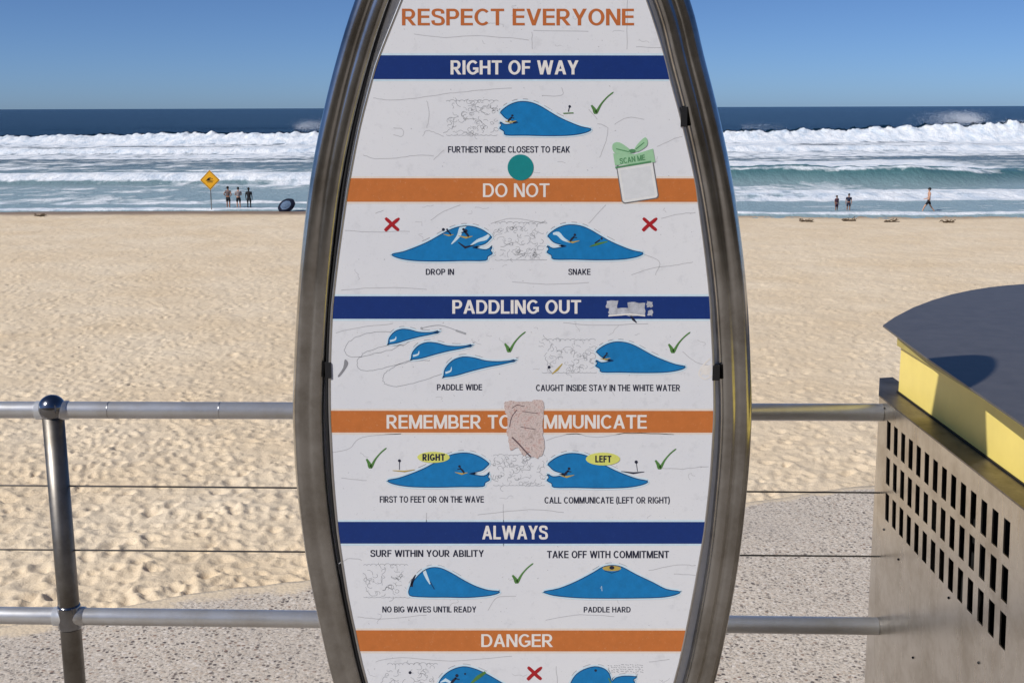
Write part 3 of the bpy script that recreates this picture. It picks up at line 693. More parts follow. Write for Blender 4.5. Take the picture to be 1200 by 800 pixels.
# foam scribbles
def scribble(x0, x1, y0, y1, nrow, seed, dens=1.0, wd=.5):
    rs = random.Random(seed); bm = bmesh.new(); cx_, cy_ = (x0+x1)/2, (y0+y1)/2
    for k_ in range(int((x1-x0)*(y1-y0)/34*dens)):
        while True:
            x, y = rs.uniform(x0, x1), rs.uniform(y0, y1)
            if abs((x-cx_)/(x1-x0)*2)**3+abs((y-cy_)/(y1-y0)*2)**3 < 1: break
        a = rs.uniform(0, 6.28); cv = rs.choice((-1, 1))*rs.uniform(.25, .75); P = [(x, y)]
        for q in range(rs.randint(5, 11)):
            a += cv+rs.gauss(0, .15)
            if rs.random() < .13: cv = -cv
            P.append((P[-1][0]+1.35*math.cos(a), P[-1][1]+1.15*math.sin(a)))
        stroke(bm, P, wd*rs.uniform(.8, 1.25), 1)
    for side in (0, 1):                                # loose scalloped outline above and below
        x = x0+2; yb = y0 if side == 0 else y1; P = []
        while x < x1-2:
            rr = rs.uniform(1.8, 4)
            P += [(x+rr-rr*math.cos(math.pi*q/5), yb+(-1 if side == 0 else .5)*rr*.6*math.sin(math.pi*q/5)) for q in range(6)]; x += 2*rr
        stroke(bm, P, wd, 2)
    obj('foam_sketch', bm, I_GREY, panel, kind='stuff')
scribble(521, 584, 119, 158, 6, 1); scribble(578, 640, 262, 304, 7, 2); scribble(633, 697, 399, 436, 5, 3, .8); scribble(576, 640, 534, 568, 6, 4); scribble(424, 477, 662, 699, 4, 5, .7); scribble(452, 511, 778, 806, 4, 6, .8)
bm = bmesh.new(); rs = random.Random(9)
for (x, y) in ((404, 398), (418, 414), (449, 432)):
    P = crom([(x+56, y-10), (x+30, y-8), (x+12, y-2), (x+2, y+6), (x, y+14), (x+8, y+20), (x+30, y+18), (x+60, y+9), (x+76, y+3)], 5, False); P = [(a+rs.gauss(0, .5), b+rs.gauss(0, .5)) for a, b in P]; stroke(bm, P, .75, 1)
stroke(bm, crom([(495, 384), (515, 381), (535, 387)], 5, False), .8, 3); stroke(bm, [(534, 387), (546, 391)], 2.2, 4); dot(bm, 494, 384.5, 1.6, 4, n=8)
obj('foam_sketch', bm, [I_GREY], panel, kind='stuff')
bm = bmesh.new()
for q in range(60):
    x = 713+(q % 15)*2.8+rs.uniform(-1, 1); y = 778+(q//15)*2.6+rs.uniform(-.6, .6)+abs(x-735)*.05; stroke(bm, [(x, y), (x+1.8, y+.5)], .8, 1)
stroke(bm, [(642, 431), (647, 437)], 1.0, 1); obj('foam_sketch', bm, I_GREY, panel, kind='stuff')
bm = bmesh.new(); dot(bm, 643.5, 430, 1.8, 3, 0, n=10); stroke(bm, [(647, 438), (653, 433), (659, 426)], [1, 2.6, 1], 3, 1); obj('surfer_drawing', bm, [I_DARK, I_BRD], panel)
bm = bmesh.new(); dot(bm, 480.5, 787.5, 1.8, 3, 0, n=10); obj('surfer_drawing', bm, [I_DARK], panel)

# faint background contour lines and scratches
bm = bmesh.new()
LN = [[(437, 115), (455, 117.5), (480, 116), (510, 112), (532, 109), (560, 106), (600, 103)], [(635, 112), (658, 112), (658, 103)], [(426, 182), (440, 186), (465, 185), (490, 182), (508, 183)], [(500, 118), (503, 135), (500, 150)], [(461, 150), (472, 152), (471, 160), (461, 158)],
      [(495, 160), (500, 153), (508, 155), (520, 160)], [(508, 187), (520, 176)], [(700, 145), (712, 150), (710, 165), (703, 185)], [(720, 146), (735, 138), (755, 140)], [(770, 172), (790, 163), (800, 160)], [(690, 262), (710, 240)], [(775, 256), (795, 251), (815, 249)],
      [(404, 270), (440, 272), (480, 271)], [(505, 258), (520, 248), (540, 240)], [(440, 250), (450, 246)], [(748, 296), (772, 306), (768, 322)], [(740, 322), (765, 314), (790, 311), (812, 307)], [(600, 330), (640, 333), (690, 331)], [(400, 340), (450, 337), (500, 339)],
      [(393, 390), (420, 384), (460, 379)], [(800, 412), (815, 424), (830, 428)], [(390, 530), (410, 525), (425, 512), (470, 508)], [(640, 516), (670, 508), (700, 512), (740, 507), (790, 509)], [(770, 548), (800, 549), (830, 546)], [(400, 560), (430, 563)], [(560, 603), (620, 597), (660, 600)],
      [(397, 660), (410, 654), (424, 656)], [(760, 668), (790, 662), (815, 662)], [(572, 715), (582, 700), (605, 698)], [(790, 672), (818, 674)], [(640, 726), (680, 720), (720, 722)], [(440, 775), (470, 770), (530, 774), (600, 768)], [(652, 780), (653, 800)], [(760, 775), (785, 772)], [(419, 722), (450, 725), (500, 720)],
      [(485, 40), (520, 44), (560, 42), (620, 47)], [(735, 0), (735, 58)], [(745, 55), (775, 56)], [(625, 36), (690, 37)], [(623, 38), (624, 58)], [(500, 600), (499, 620)], [(575, 262), (600, 256), (640, 262)], [(660, 378), (700, 381), (760, 379)], [(690, 128), (700, 140)], [(590, 590), (590, 640)]]
for l_ in LN: P = crom(l_, 5, False); P = [(a+rs.gauss(0, .25), b+rs.gauss(0, .25)) for a, b in P]; stroke(bm, P, .8, 1)
for q in range(230):
    y = rs.uniform(5, 800); e = pedge(y); x = rs.uniform(e[0]+10, e[1]-10)
    if any(b0-3 < y < b1+3 for b0, b1, _ in BANDS): continue
    if q < 60:
        P = [(x, y)]; a = rs.uniform(0, 6.28)
        for _ in range(rs.randint(3, 9)): a += rs.gauss(0, .7); P.append((P[-1][0]+2.6*math.cos(a), P[-1][1]+1.6*math.sin(a)))
        stroke(bm, P, .5, 1)
    else: stroke(bm, [(x, y), (x+rs.uniform(-1.5, 1.5), y+rs.uniform(.4, 1.2))], rs.uniform(.5, 1.1), 1)
obj('contour_lines', bm, I_FADE, panel, kind='stuff')

# stickers
st = bpy.data.objects  # (alias only)
bm = bmesh.new(); dot(bm, 610, 196.3, 15.2, 7, 0, 15.2, 40); o = obj('round_sticker', bm, I_TEAL, sign); o['label'] = 'teal round sticker'
def rot(pts, cx_, cy_, a): return [(cx_+(x-cx_)*math.cos(a)-(y-cy_)*math.sin(a), cy_+(x-cx_)*math.sin(a)+(y-cy_)*math.cos(a)) for x, y in pts]
def rrect(x0, x1, y0, y1, r):
    out = []
    for cx_, cy_, a0 in ((x1-r, y0+r, -90), (x1-r, y1-r, 0), (x0+r, y1-r, 90), (x0+r, y0+r, 180)):
        for q in range(5): a = R(a0+q*22.5); out.append((cx_+r*math.cos(a), cy_+r*math.sin(a)))
    return out
A8 = R(-9)
bm = bmesh.new(); poly(bm, rot(rrect(725, 769, 189.5, 236, 4), 747, 212, A8), 6, 1); poly(bm, rot(rrect(726.2, 767.8, 190.7, 234.8, 3.4), 747, 212, A8), 7, 0)
I_CARD = ink('card_white', lin(238, 238, 236)); I_CARDG = ink('card_grey_edge', lin(120, 120, 124)); I_BLANK = ink('card_faded_grey', lin(228, 230, 232), var=.06)
poly(bm, rot(rrect(729, 764.5, 197, 231.5, 1), 747, 212, A8), 8, 2)
card = obj('gift_card_sticker', bm, [I_CARD, I_CARDG, I_BLANK], sign); card['label'] = 'white card sticker tied with a pale green bow'
bm = bmesh.new(); poly(bm, rot([(719, 178), (741, 180), (744, 181), (766, 176), (767.5, 192), (720, 192)], 744, 185, A8*.5), 8, 0)
poly(bm, crom([(718, 169), (726, 167), (738, 175), (741, 179), (728, 181), (719, 178)], 3), 9, 0); poly(bm, crom([(743, 176), (748, 168), (756, 161), (759, 166), (757, 172), (747, 178)], 3), 9, 0)
stroke(bm, [(722, 174.5), (737, 178)], 1.2, 10, 1); stroke(bm, [(745, 175), (755, 167)], 1.2, 10, 1); dot(bm, 741, 177, 4, 10, 1, 2.3, 12)
stroke(bm, [(721, 196.5), (763, 189.6)], 2.2, 10, 1); obj('ribbon', bm, [I_MINT, I_MINTD], card)
lettering('sticker_lettering', 'SCAN ME', 726, 756, 183.5, 190, I_MINTD, 11, card, .18, A8)

def jag(x0, x1, y0, y1, n_, amp, seed):
    r2 = random.Random(seed); P = []
    for (ax, ay, bx, by) in ((x0, y0, x1, y0), (x1, y0, x1, y1), (x1, y1, x0, y1), (x0, y1, x0, y0)):
        for q in range(n_): t = q/n_; P.append((ax+(bx-ax)*t+r2.gauss(0, amp), ay+(by-ay)*t+r2.gauss(0, amp)))
    return P
k = NT('torn_paper_print'); c = k.coord(); n1 = k.noise(c, 110, 6, .75, 1.2); n2 = k.noise(c, 420, 4, .7)
k.set(Base_Color=k.mix(k.ramp(n2, [(.54, g4(0)), (.66, g4(.7))]), k.ramp(n1, [(.35, lin(190, 170, 162)), (.5, lin(222, 206, 200)), (.66, lin(200, 160, 150))]), lin(128, 104, 104)), Roughness=.8); k.bump(n2, .5, .001)
bm = bmesh.new(); P = [(592, 470), (605, 469.5), (618, 471), (633, 468.5), (637, 476), (636, 500), (637.5, 520), (636, 533), (628, 536), (620, 530), (614, 534), (606, 524), (598, 528), (596, 512), (594, 506), (595, 490), (591.5, 480)]
P = [(a+rs.gauss(0, .7), b+rs.gauss(0, .7)) for a, b in crom(P, 4)]; poly(bm, P, 8)
o = obj('torn_sticker', bm, k.m, sign); o['label'] = 'torn pinkish paper sticker with peeling edges'
bm = bmesh.new()
stroke(bm, crom([(600, 512), (608, 520), (617, 530), (622, 535)], 4, False), 1.6, 9); stroke(bm, crom([(597, 500), (600, 488), (606, 480)], 4, False), .9, 9); stroke(bm, [(600, 478), (606, 474), (614, 476)], .8, 9); stroke(bm, [(612, 482), (630, 484)], .7, 9); stroke(bm, [(610, 500), (628, 503)], .7, 9)
obj('scratch', bm, ink('scratch_print', lin(104, 84, 88)), o)
bm = bmesh.new()
for x0, x1, y0, y1, s_ in ((711, 724, 352, 362, 3), (713, 738, 361, 370, 4), (736, 756, 355, 370, 5), (758, 765, 353, 360, 6), (759, 765, 363, 369, 8)): poly(bm, jag(x0, x1, y0, y1, 5, .55, s_), 4+s_*.1)
stroke(bm, [(713, 370), (738, 368), (756, 370)], 1.6, 6, 1)
stroke(bm, [(739, 370), (742, 374), (746, 378)], [1.5, 3, 1], 6, 2)
o = obj('sticker_residue', bm, [ink('residue', lin(190, 192, 200), var=.3), I_WHITE, I_DARK], sign); o['label'] = 'grey scraps of a peeled sticker on blue band'
bm = bmesh.new()
stroke(bm, crom([(832, 420), (824, 428), (819, 438), (826, 444), (834, 440)], 4, False), 1.8, 3); stroke(bm, crom([(834, 426), (828, 434), (832, 440)], 4, False), 1.5, 3); poly(bm, jag(821, 833, 428, 440, 4, 1.4, 3), 2)
obj('scuff_mark', bm, I_WHITE, panel, kind='stuff'); bm = bmesh.new(); poly(bm, crom([(404, 421), (408, 425), (405, 432), (398, 441), (396, 440), (402, 431)], 3), 3, 0)
obj('scuff_mark', bm, ink('scuff_grey', lin(150, 150, 155)), panel)

# ---------------------------------------------------------------- railing
rail = thing('railing', 'grey tubular steel railing with two thin wires along the seawall ledge', 'railing', (0, 2.76, 0))
M_RAIL = m_steel('galvanised_rail', (.82, .83, .84, 1), .34, (.2, 1, 1), .14, 50, .0004)
M_RAIL.node_tree.nodes['Principled BSDF'].inputs['Metallic'].default_value = .72
M_POST = m_steel('dull_steel_post', (.23, .215, .195, 1), .42, (1, 1, .2), .35, 50)
M_BALL = m_steel('dark_steel_cap', (.34, .35, .38, 1), .14, (1, 1, 1), .25, 50)
def ry(px): return 2.80-.07*(px/1030.0)
def rline(pa, pb, xa=-260, xb=1024):
    (x0, y0), (x1, y1) = pa, pb; A = UY(x0, y0, ry(x0)); B = UY(x1, y1, ry(x1)); d = B-A
    t0 = -4.2; P0 = A+d*((t0-A.x)/d.x); P1 = A+d*((.8695+(1.026-B.z)*.036-A.x)/d.x); return P0, P1
def radd(name, pa, pb, r, m, seg=24):
    P0, P1 = rline(pa, pb); bm = bmesh.new(); add_tube(bm, [P0, P0.lerp(P1, .5), P1], r, seg); return obj(name, bm, m, rail, smooth=True), P0, P1
_, T0, T1 = radd('top_rail', (0, 480), (1030, 483), .0205, M_RAIL); _, B0, B1 = radd('lower_rail', (0, 720.5), (1022, 733), .0215, M_RAIL)
radd('wire', (0, 568.5), (1027, 577), .0022, M_POST, 8); radd('wire', (0, 643.5), (1025, 651.5), .0022, M_POST, 8)
def post(px):
    xt = UY(px, 478, ry(px)); at = lambda P0, P1, x: P0+(P1-P0)*((x-P0.x)/(P1.x-P0.x))
    top = at(T0, T1, xt.x)+Vector((0, -.003, 0)); low = at(B0, B1, UY(px+20, 722, ry(px)).x); ft = Vector((low.x+.012, low.y, 0))
    bm = bmesh.new(); dirv = (low-top).normalized(); add_tube(bm, [top, low, Vector((low.x+(low.x-top.x)*.8, low.y, 0.0))], .0255, 28)
    p = obj('post', bm, M_POST, rail, smooth=True)
    bm = bmesh.new(); bmesh.ops.create_uvsphere(bm, u_segments=28, v_segments=16, radius=.0325); bmesh.ops.translate(bm, vec=top+Vector((0, -.002, .006)), verts=bm.verts[:]); obj('ball_cap', bm, M_BALL, p, smooth=True)
    bm = bmesh.new(); add_tube(bm, [low+Vector((-.0285*0, 0, .032)), low+Vector((0, 0, .026)), low+Vector((0, 0, -.026)), low+Vector((0, 0, -.032))], [.0262, .0285, .0285, .0262], 28); obj('collar', bm, M_BALL, p, smooth=True)
    for (P, rr) in ((top, .0228), (low, .0238)):
        bm = bmesh.new(); add_tube(bm, [P+Vector((-.038, 0, 0)), P+Vector((.038, 0, 0))], rr, 20); obj('sleeve', bm, M_RAIL, p, smooth=True)
    bm = bmesh.new(); add_lathe(bm, (low.x+(low.x-top.x)*.8, low.y, 0), [(.055, 0), (.055, .006), (.03, .012)]); obj('base_flange', bm, M_POST, p, smooth=False)
post(62); post(62-1150)
for px in (128, 258):
    x = UY(px, 478, ry(px)).x; P = T0+(T1-T0)*((x-T0.x)/(T1.x-T0.x)); bm = bmesh.new(); add_tube(bm, [P-Vector((.0012, 0, 0)), P+Vector((.0012, 0, 0))], .0209, 24); obj('weld_seam', bm, M_TRIM, rail, smooth=True)

# ---------------------------------------------------------------- litter bin enclosure
binn = thing('litter_bin', 'stainless steel litter bin cabinet with slotted side, yellow band and curved dark roof', 'bin', (1.4, 2.2, 0))
M_CAB = m_steel('brushed_cabinet_steel', (.66, .635, .595, 1), .27, (1, 1, .08), .28, 45)
M_LEDGE = m_steel('ledge_steel', (.30, .27, .24, 1), .45, (1, .3, 1), .45, 30)
M_ROOF = m_plain('dark_roof_paint', lin(88, 86, 86), .38, .0, .12, 25, .3)
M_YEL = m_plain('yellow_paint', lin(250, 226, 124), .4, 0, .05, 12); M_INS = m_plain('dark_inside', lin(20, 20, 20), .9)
ZT = 1.026; XF = .870
fx = lambda z: XF+(ZT-z)*.036
FY1 = 2.752; FY0 = .9
def on_face(px, py):             # intersect the leaning side
    x = XF
    for _ in range(6): p = UX(px, py, x); x = fx(p.z)
    return p
cs = [on_face(1041.3+q*(1179.5-1041.3)/13.0, 0) for q in (0, 13)]
ya = on_face(1041.5, 506).y; yb = on_face(1179.3, 635).y; yc_ = [ya+(yb-ya)*q/13 for q in range(14)]; hw = abs(yb-ya)/13*.265
rowz = []
for p0, p1 in (((1041.5, 490), (1179.5, 613)), ((1041.5, 532), (1178, 670)), ((1040.5, 573), (1176, 726))): rowz.append((on_face(*p0).z+on_face(*p1).z)/2)
rowb = []
for p0, p1 in (((1041.5, 522.5), (1179.5, 657)), ((1041.5, 563), (1178, 714)), ((1040.5, 604), (1175, 769))): rowb.append((on_face(*p0).z+on_face(*p1).z)/2)
Ys = sorted([FY0, FY1]+[y-hw for y in yc_]+[y+hw for y in yc_]); Zs = sorted([0, ZT]+rowz+rowb)
bm = bmesh.new(); V = {}
def vv(i, j):
    if (i, j) not in V: V[(i, j)] = bm.verts.new((fx(Zs[j]), Ys[i], Zs[j]))
    return V[(i, j)]
for i in range(len(Ys)-1):
    for j in range(len(Zs)-1):
        ym_ = (Ys[i]+Ys[i+1])/2; zm_ = (Zs[j]+Zs[j+1])/2
        if any(abs(ym_-y) < hw for y in yc_) and any(b_ < zm_ < a_ for a_, b_ in zip(rowz, rowb)): continue
        bm.faces.new((vv(i, j), vv(i, j+1), vv(i+1, j+1), vv(i+1, j)))
r = bmesh.ops.extrude_face_region(bm, geom=bm.faces[:]); bmesh.ops.translate(bm, vec=(.003, 0, 0), verts=[e for e in r['geom'] if isinstance(e, bmesh.types.BMVert)])
bmesh.ops.recalc_face_normals(bm, faces=bm.faces[:]); obj('slotted_side_panel', bm, M_CAB, binn)
def slab(pts, z0, z1):
    b = bmesh.new(); lo = [b.verts.new((x, y, z0)) for x, y in pts]; hi = [b.verts.new((x, y, z1)) for x, y in pts]; n_ = len(pts)
    b.faces.new(lo[::-1]); b.faces.new(hi)
    for q in range(n_): b.faces.new((lo[q], lo[(q+1) % n_], hi[(q+1) % n_], hi[q]))
    bmesh.ops.recalc_face_normals(b, faces=b.faces[:]); return b
XR = 2.1
obj('back_panel', slab([(.922, 2.895), (XR, 2.895), (XR, 2.898), (.922, 2.898)], 0, ZT-.004), M_CAB, binn)
eb = bmesh.new(); ev = []
for z_ in (0, ZT-.001):
    ev.append([eb.verts.new(q) for q in ((fx(z_), FY1+.0005, z_), (fx(z_)+.004, FY1+.0005, z_), (.924, 2.893, z_), (.920, 2.894, z_))])
eb.faces.new(ev[0][::-1]); eb.faces.new(ev[1])
for q in range(4): eb.faces.new((ev[0][q], ev[0][(q+1) % 4], ev[1][(q+1) % 4], ev[1][q]))
bmesh.ops.recalc_face_normals(eb, faces=eb.faces[:]); obj('end_panel', eb, M_CAB, binn)
obj('front_panel', slab([(.912, FY0), (XR, FY0), (XR, FY0+.003), (.912, FY0+.003)], 0, ZT-.004), M_CAB, binn)
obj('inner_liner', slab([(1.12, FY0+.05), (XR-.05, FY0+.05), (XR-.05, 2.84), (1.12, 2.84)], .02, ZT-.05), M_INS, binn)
o = obj('top_ledge', slab([(.868, FY0), (.868, FY1), (.924, 2.93), (.96, 2.94), (.96, FY0)], ZT+.0005, ZT+.004), M_LEDGE, binn)
ZR = 1.168
yp = slab([(.922, FY0+.1), (.922, 2.775), (1.0, 2.95), (1.25, 3.15), (1.9, 3.35), (1.9, FY0+.1)], ZT+.006, ZR-.012); obj('yellow_band', yp, M_YEL, binn)
obj('band_foot', slab([(.918, FY0+.1), (.918, 2.777), (.93, 2.777), (.93, FY0+.1)], ZT+.0045, ZT+.0075), M_BLACK, binn)
for yy in (1.75,):
    obj('band_joint', slab([(.9205, yy), (.9205, yy+.002), (.9225, yy+.002), (.9225, yy)], ZT+.011, ZR-.014), M_BLACK, binn)
obj('roof_lip', slab([(.912, FY0+.1), (.912, 2.776), (.93, 2.776), (.93, FY0+.1)], ZR-.024, ZR-.0005), m_plain('lip_shaded_yellow', lin(176, 160, 84), .4), binn)  # olive tone is the yellow with the roof overhang's shade painted in
RFp = [UZ(a, b, ZR) for a, b in ((1034.5, 383), (1048, 373.5), (1070, 362), (1092, 353.5), (1115, 346.5), (1138, 341.5), (1160, 338), (1180, 335.8), (1200, 334.3), (1235, 334), (1290, 338))]
rpts = [(p.x, p.y) for p in RFp]+[(2.1, 3.3), (2.15, 2.4), (2.1, 1.5), (1.9, .95)]+[(UZ(a, b, ZR).x, UZ(a, b, ZR).y) for a, b in ((1290, 568), (1200, 500.5), (1126, 449), (1090, 424), (1056, 399), (1042, 388.5))]
rb = slab(rpts, ZR, ZR+.004); bmesh.ops.bevel(rb, geom=rb.edges[:], offset=.0009, segments=1); obj('roof', rb, M_ROOF, binn)
for (a, b) in ((1053, 655), (1147, 776), (1070, 770), (1037, 478), (1036, 620), (1112, 700)):
    p = on_face(a, b); bm = bmesh.new(); bmesh.ops.create_uvsphere(bm, u_segments=10, v_segments=6, radius=.0028); bmesh.ops.translate(bm, vec=p-Vector((.0005, 0, 0)), verts=bm.verts[:]); obj('rivet', bm, M_BLACK, binn, smooth=True)

# ---------------------------------------------------------------- people
def sandz(x, y): return float(sand_z(np.array([[x]]), np.array([[y]]))[0, 0])
def skin_obj(name, verts, edges, radii, mat, parent, root=0, lvl=1):
    me = bpy.data.meshes.new(name); me.from_pydata(verts, edges, []); me.materials.append(mat)
    o = bpy.data.objects.new(name, me); COL.objects.link(o)
    md = o.modifiers.new('skin', 'SKIN'); md.use_smooth_shade = True
    for i, r_ in enumerate(radii):
        sv = me.skin_vertices[0].data[i]; sv.radius = r_ if isinstance(r_, tuple) else (r_, r_); sv.use_root = (i == root)
    sm = o.modifiers.new('sub', 'SUBSURF'); sm.levels = lvl; sm.render_levels = lvl
    o.parent = parent
    return o
def person(label, px, py, h, face, mats, pose='stand', arms='down', shirt=True, group=None, y_at=None):
    p = UZ(px, py, -5.45); z = sandz(p.x, p.y)
    for _ in range(5): p = UZ(px, py, z); z = sandz(p.x, p.y)
    root = thing('person', label, 'person', (p.x, p.y, z), group); root.rotation_euler = (0, 0, face); root.scale = (h/1.75,)*3
    skin_m, hair_m, top_m, short_m = mats
    st_ = .50 if pose == 'walk' else 0.0
    # local frame: facing -Y
    hip = .92; J = {}
    V_ = [(0, 0, .96), (0, .005, 1.10), (0, .01, 1.26), (0, .01, 1.40), (0, 0, 1.50), (0, -.01, 1.58), (0, -.015, 1.66), (0, -.01, 1.72)]
    Rr = [(.145, .10), (.125, .09), (.15, .10), (.13, .085), (.052, .052), (.068, .075), (.078, .092), (.055, .068)]; E = [(i, i+1) for i in range(7)]
    for s in (-1, 1):
        f = -st_*s
        i0 = len(V_); V_ += [(s*.10, 0, .88), (s*.11, f*.5-(.06 if pose == 'walk' else .01), .49), (s*.115, f*1.0+.02, .09), (s*.125, f-.08, .035), (s*.13, f-.15, .022)]
        Rr += [.088, .056, .038, .038, .024]; E += [(0, i0), (i0, i0+1), (i0+1, i0+2), (i0+2, i0+3), (i0+3, i0+4)]
        a0 = len(V_)
        if arms == 'down': A = [(s*.19, .01, 1.40), (s*.25, .03, 1.13), (s*.25, -.05, .90), (s*.245, -.07, .82), (s*.24, -.09, .75)]
        elif arms == 'hips': A = [(s*.19, .01, 1.40), (s*.34, .07, 1.16), (s*.20, -.04, 1.03), (s*.16, -.08, 1.01), (s*.12, -.10, 1.0)]
        elif arms == 'front': A = [(s*.19, .01, 1.40), (s*.25, -.03, 1.15), (s*.14, -.22, 1.14), (s*.09, -.27, 1.15), (s*.05, -.30, 1.16)]
        else: A = [(s*.19, .01, 1.40), (s*.24, .05*-s, 1.15), (s*.22, -.18*s-.10, 1.02), (s*.21, -.25*s-.12, 1.0), (s*.20, -.31*s-.13, .99)]
        V_ += A; Rr += [.056, .043, .030, (.036, .022), .018]; E += [(3, a0), (a0, a0+1), (a0+1, a0+2), (a0+2, a0+3), (a0+3, a0+4)]
        # thumb and fingers
        t0 = len(V_); wv = Vector(A[3]); tip = Vector(A[4]); dv = (tip-wv).normalized(); sd2 = dv.cross(Vector((s, 0, 0))).normalized() if abs(dv.x) < .9 else Vector((0, 0, 1))
        V_ += [tuple(wv+dv*.03+sd2*.045)]; Rr += [.010]; E += [(a0+3, t0)]
    body = skin_obj('body', V_, E, Rr, skin_m, root)
    # face: nose and ears as small additions to the head
    bm = bmesh.new(); bmesh.ops.create_cone(bm, segments=8, radius1=.016, radius2=.006, depth=.03, cap_ends=True); bmesh.ops.transform(bm, matrix=Matrix.Translation((0, -.105, 1.655)) @ Matrix.Rotation(R(70), 4, 'X'), verts=bm.verts[:])
    o = obj('nose', bm, skin_m, None, True); o.parent = root
    for s in (-1, 1):
        bm = bmesh.new(); q = bmesh.ops.create_uvsphere(bm, u_segments=8, v_segments=6, radius=.02); bmesh.ops.transform(bm, matrix=Matrix.Translation((s*.082, 0, 1.65)) @ Matrix.Diagonal((.5, .8, 1.3, 1)), verts=q['verts'])
        o = obj('ear', bm, skin_m, None, True); o.parent = root
    bm = bmesh.new(); bmesh.ops.create_uvsphere(bm, u_segments=18, v_segments=12, radius=1); bmesh.ops.transform(bm, matrix=Matrix.Translation((0, .012, 1.685)) @ Matrix.Diagonal((.098, .112, .112, 1)), verts=bm.verts[:])
    bmesh.ops.delete(bm, geom=[f for f in bm.faces if (f.calc_center_median().z < 1.665 and f.calc_center_median().y < -.02)], context='FACES')
    for v_ in bm.verts: v_.co += Vector((random.gauss(0, .004), random.gauss(0, .004), random.gauss(0, .004)))
    o = obj('hair', bm, hair_m, None, True); o.parent = root
    f1, f2 = -st_*-1, -st_
    tv = [(0, .003, .96), (0, .003, 1.02)]; tr = [(.155, .112), (.145, .108)]; te = [(0, 1)]
    for s in (-1, 1):
        f = -st_*s; i0 = len(tv); tv += [(s*.10, f*.03, .87), (s*.11, f*.42-(.04 if pose == 'walk' else .005), .58)]; tr += [.105, .088]; te += [(0, i0), (i0, i0+1)]
    skin_obj('shorts', tv, te, tr, short_m, root)
    if shirt:
        tv = [(0, .005, 1.02), (0, .01, 1.14), (0, .01, 1.28), (0, .01, 1.40), (0, .005, 1.455)]; tr = [(.165, .135), (.165, .13), (.19, .14), (.17, .125), (.085, .075)]; te = [(i, i+1) for i in range(4)]
        for s in (-1, 1): i0 = len(tv); tv += [(s*.19, .01, 1.405), (s*.232, .02, 1.22)]; tr += [.082, .07]; te += [(3, i0), (i0, i0+1)]
        skin_obj('shirt', tv, te, tr, top_m, root)
    return root
SK = m_plain('tanned_skin', lin(150, 104, 78), .6, var=.08); SK2 = m_plain('light_skin', lin(196, 150, 124), .6, var=.08)
CB = m_plain('black_cloth', lin(22, 22, 28), .85); CG = m_plain('grey_cloth', lin(150, 140, 140), .85); CN = m_plain('navy_cloth', lin(28, 34, 56), .85); CPU = m_plain('plum_cloth', lin(80, 50, 66), .85); HB = m_plain('dark_hair', lin(22, 18, 16), .7); CBR = m_plain('brown_grey_cloth', lin(96, 84, 84), .85)
person('standing person nearest the yellow diamond sign, dark shirt, hands on hips', 268, 245.5, 1.66, R(160), (SK, HB, CBR, CB), arms='hips')
person('middle person of the three at the waterline, grey shirt and dark shorts', 280, 245.5, 1.60, R(200), (SK2, HB, CG, CB), arms='front')
person('person all in black at the waterline, rightmost of the standing three', 292.3, 245.8, 1.58, R(180), (CB, HB, CB, CB))
person('small child in plum swimwear at the water edge, left of the pair', 980, 249.5, 1.20, R(30), (SK, HB, CPU, CPU))
person('child in dark navy top at the water edge, right of the pair', 994, 249.5, 1.32, R(-20), (SK, HB, CN, CN))
person('shirtless man in black shorts walking left along the waterline', 1087.5, 250, 1.74, R(-90), (SK2, HB, CB, CB), pose='walk', arms='swing', shirt=False)

# ---------------------------------------------------------------- warning sign on the beach
p = UZ(248, 246, sandz(-22, 84)); zb = sandz(p.x, p.y)
ws = thing('beach_warning_sign', 'yellow diamond warning sign on a thin pole at the waterline', 'sign', (p.x, p.y, zb))
bm = bmesh.new(); add_tube(bm, [(p.x, p.y, zb-.3), (p.x, p.y, zb+2.75)], .035, 12); obj('pole', bm, m_steel('sign_pole_steel', (.3, .29, .28, 1), .4), ws, smooth=True)
cz = UY(247, 211, p.y-.05).z; s_ = .74
def diamond(name, s_, y, m, th=.012):
    b = bmesh.new(); add_box(b, (0, 0, 0), (s_, th, s_)); bmesh.ops.bevel(b, geom=[e for e in b.edges if abs(e.verts[0].co.y-e.verts[1].co.y) > th*.5], offset=s_*.05, segments=3)
    bmesh.ops.transform(b, matrix=Matrix.Translation((p.x, y, cz)) @ Matrix.Rotation(R(45), 4, 'Y'), verts=b.verts[:]); return obj(name, b, m, ws)
diamond('face_board', 1.0, p.y-.05, m_plain('sign_yellow', lin(238, 176, 30), .45, var=.04)); bo = diamond('border_line', .93, p.y-.0585, m_plain('sign_black', lin(30, 26, 22), .5), .004); diamond('inner_face', .87, p.y-.0615, m_plain('sign_yellow_inner', lin(238, 176, 30), .45, var=.04), .004)
bm = bmesh.new()
def flat(b, pts, y):
    vs = [b.verts.new((p.x+x_, y, cz+z_)) for x_, z_ in pts]; f = b.faces.new(vs); r_ = bmesh.ops.extrude_face_region(b, geom=[f]); bmesh.ops.translate(b, vec=(0, -.003, 0), verts=[e for e in r_['geom'] if isinstance(e, bmesh.types.BMVert)])
flat(bm, [(-.3, -.06), (-.22, .02), (-.12, .14), (.02, .18), (.12, .12), (.10, .07), (.02, .10), (-.02, .04), (.06, -.01), (.3, -.06)], p.y-.0645)
flat(bm, [(-.2, -.17), (.2, -.17), (.2, -.12), (-.2, -.12)], p.y-.0645)
flat(bm, [(.14, .06), (.2, .06), (.2, .12), (.14, .12)], p.y-.0645)
bmesh.ops.recalc_face_normals(bm, faces=bm.faces[:]); obj('wave_symbol', bm, CB, ws)

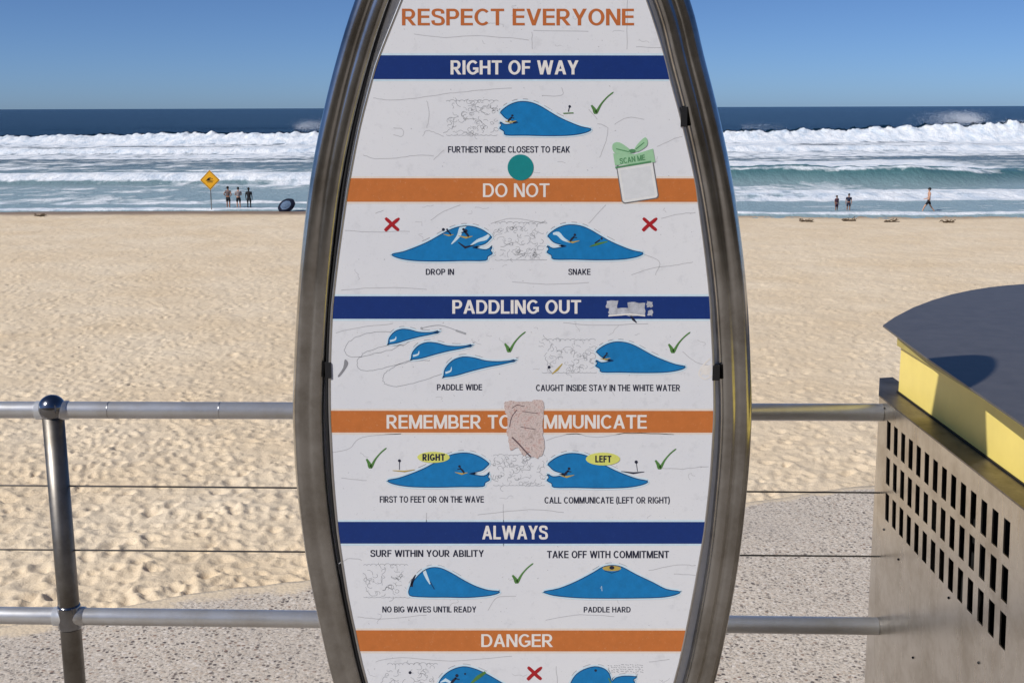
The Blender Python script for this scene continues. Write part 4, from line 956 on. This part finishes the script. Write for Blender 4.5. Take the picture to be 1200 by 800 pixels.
# ---------------------------------------------------------------- tipped beach umbrella
p = UZ(336, 247.5, sandz(-16, 84)); zb = sandz(p.x, p.y)
um = thing('beach_umbrella', 'small navy and pale blue beach umbrella lying tipped on the sand', 'umbrella', (p.x, p.y, zb))
UM = Matrix.Translation((0, 0, .40)) @ Matrix.Rotation(R(-28), 4, 'Y') @ Matrix.Rotation(R(66), 4, 'X')
UN = m_plain('umbrella_navy', lin(24, 34, 62), .7); UP = m_plain('umbrella_pale_blue', lin(120, 146, 178), .7)
def canopy(r0, r1, m, name):
    b = bmesh.new(); seg = 24; rings = []
    for q in range(5):
        t = r0+(r1-r0)*q/4; rings.append([b.verts.new(((t*.68*(1-.04*(k_ % 3 == 0)))*math.cos(2*math.pi*k_/seg), (t*.50)*math.sin(2*math.pi*k_/seg), .26*(1-t*t))) for k_ in range(seg)])
    for a_, c_ in zip(rings, rings[1:]):
        for k_ in range(seg): b.faces.new((a_[k_], a_[(k_+1) % seg], c_[(k_+1) % seg], c_[k_]))
    bmesh.ops.solidify(b, geom=b.faces[:], thickness=.012); bmesh.ops.transform(b, matrix=UM, verts=b.verts[:]); o = obj(name, b, m, None, True); o.parent = um
canopy(.02, .60, UP, 'canopy_centre'); canopy(.60, 1.0, UN, 'canopy_rim')
b = bmesh.new(); add_tube(b, [(0, 0, .3), (0, 0, -.55)], .014, 10); bmesh.ops.transform(b, matrix=UM, verts=b.verts[:]); o = obj('pole', b, UN, None, True); o.parent = um
for k_ in range(8):
    a_ = 2*math.pi*k_/8; b = bmesh.new(); add_tube(b, [(0, 0, .235), (.34*math.cos(a_), .25*math.sin(a_), .18), (.66*math.cos(a_), .49*math.sin(a_), -.012)], .006, 6); bmesh.ops.transform(b, matrix=UM, verts=b.verts[:]); o = obj('rib', b, UN, None, True); o.parent = um

# ---------------------------------------------------------------- seaweed clumps on the sand
MW = m_plain('dried_seaweed', lin(92, 76, 56), .9)
for i, (px, py, s_, lab) in enumerate(((945, 260, .22, 'dark seaweed clump on the sand nearest the steel sign frame'), (995, 259, .32, 'dark seaweed clump on the sand below the two children'),
        (1044, 260, .28, 'dark seaweed clump on the sand between the children and the walking man'), (1110, 261, .25, 'dark seaweed clump on the sand right of the walking man'), (47, 254, .2, 'brown seaweed clump on the sand at the far left'))):
    p = UZ(px, py, -5.4); zb = sandz(p.x, p.y); p = UZ(px, py, zb); b = bmesh.new(); rs = random.Random(i)
    for q in range(26):
        a_ = rs.uniform(0, 6.28); r_ = s_*rs.random()**.7; x_, y_ = r_*math.cos(a_), .4*r_*math.sin(a_); P = [(x_, y_, .0)]
        for _ in range(4): a_ += rs.gauss(0, .9); P.append((P[-1][0]+.09*math.cos(a_), P[-1][1]+.06*math.sin(a_), max(0, P[-1][2]+rs.gauss(.015, .04))))
        add_tube(b, P, rs.uniform(.012, .03), 5)
    o = obj('seaweed_clump', b, MW); o.location = (p.x, p.y, zb+.01); o['label'] = lab; o['category'] = 'seaweed'; o['group'] = 'seaweed clumps along the tide line'
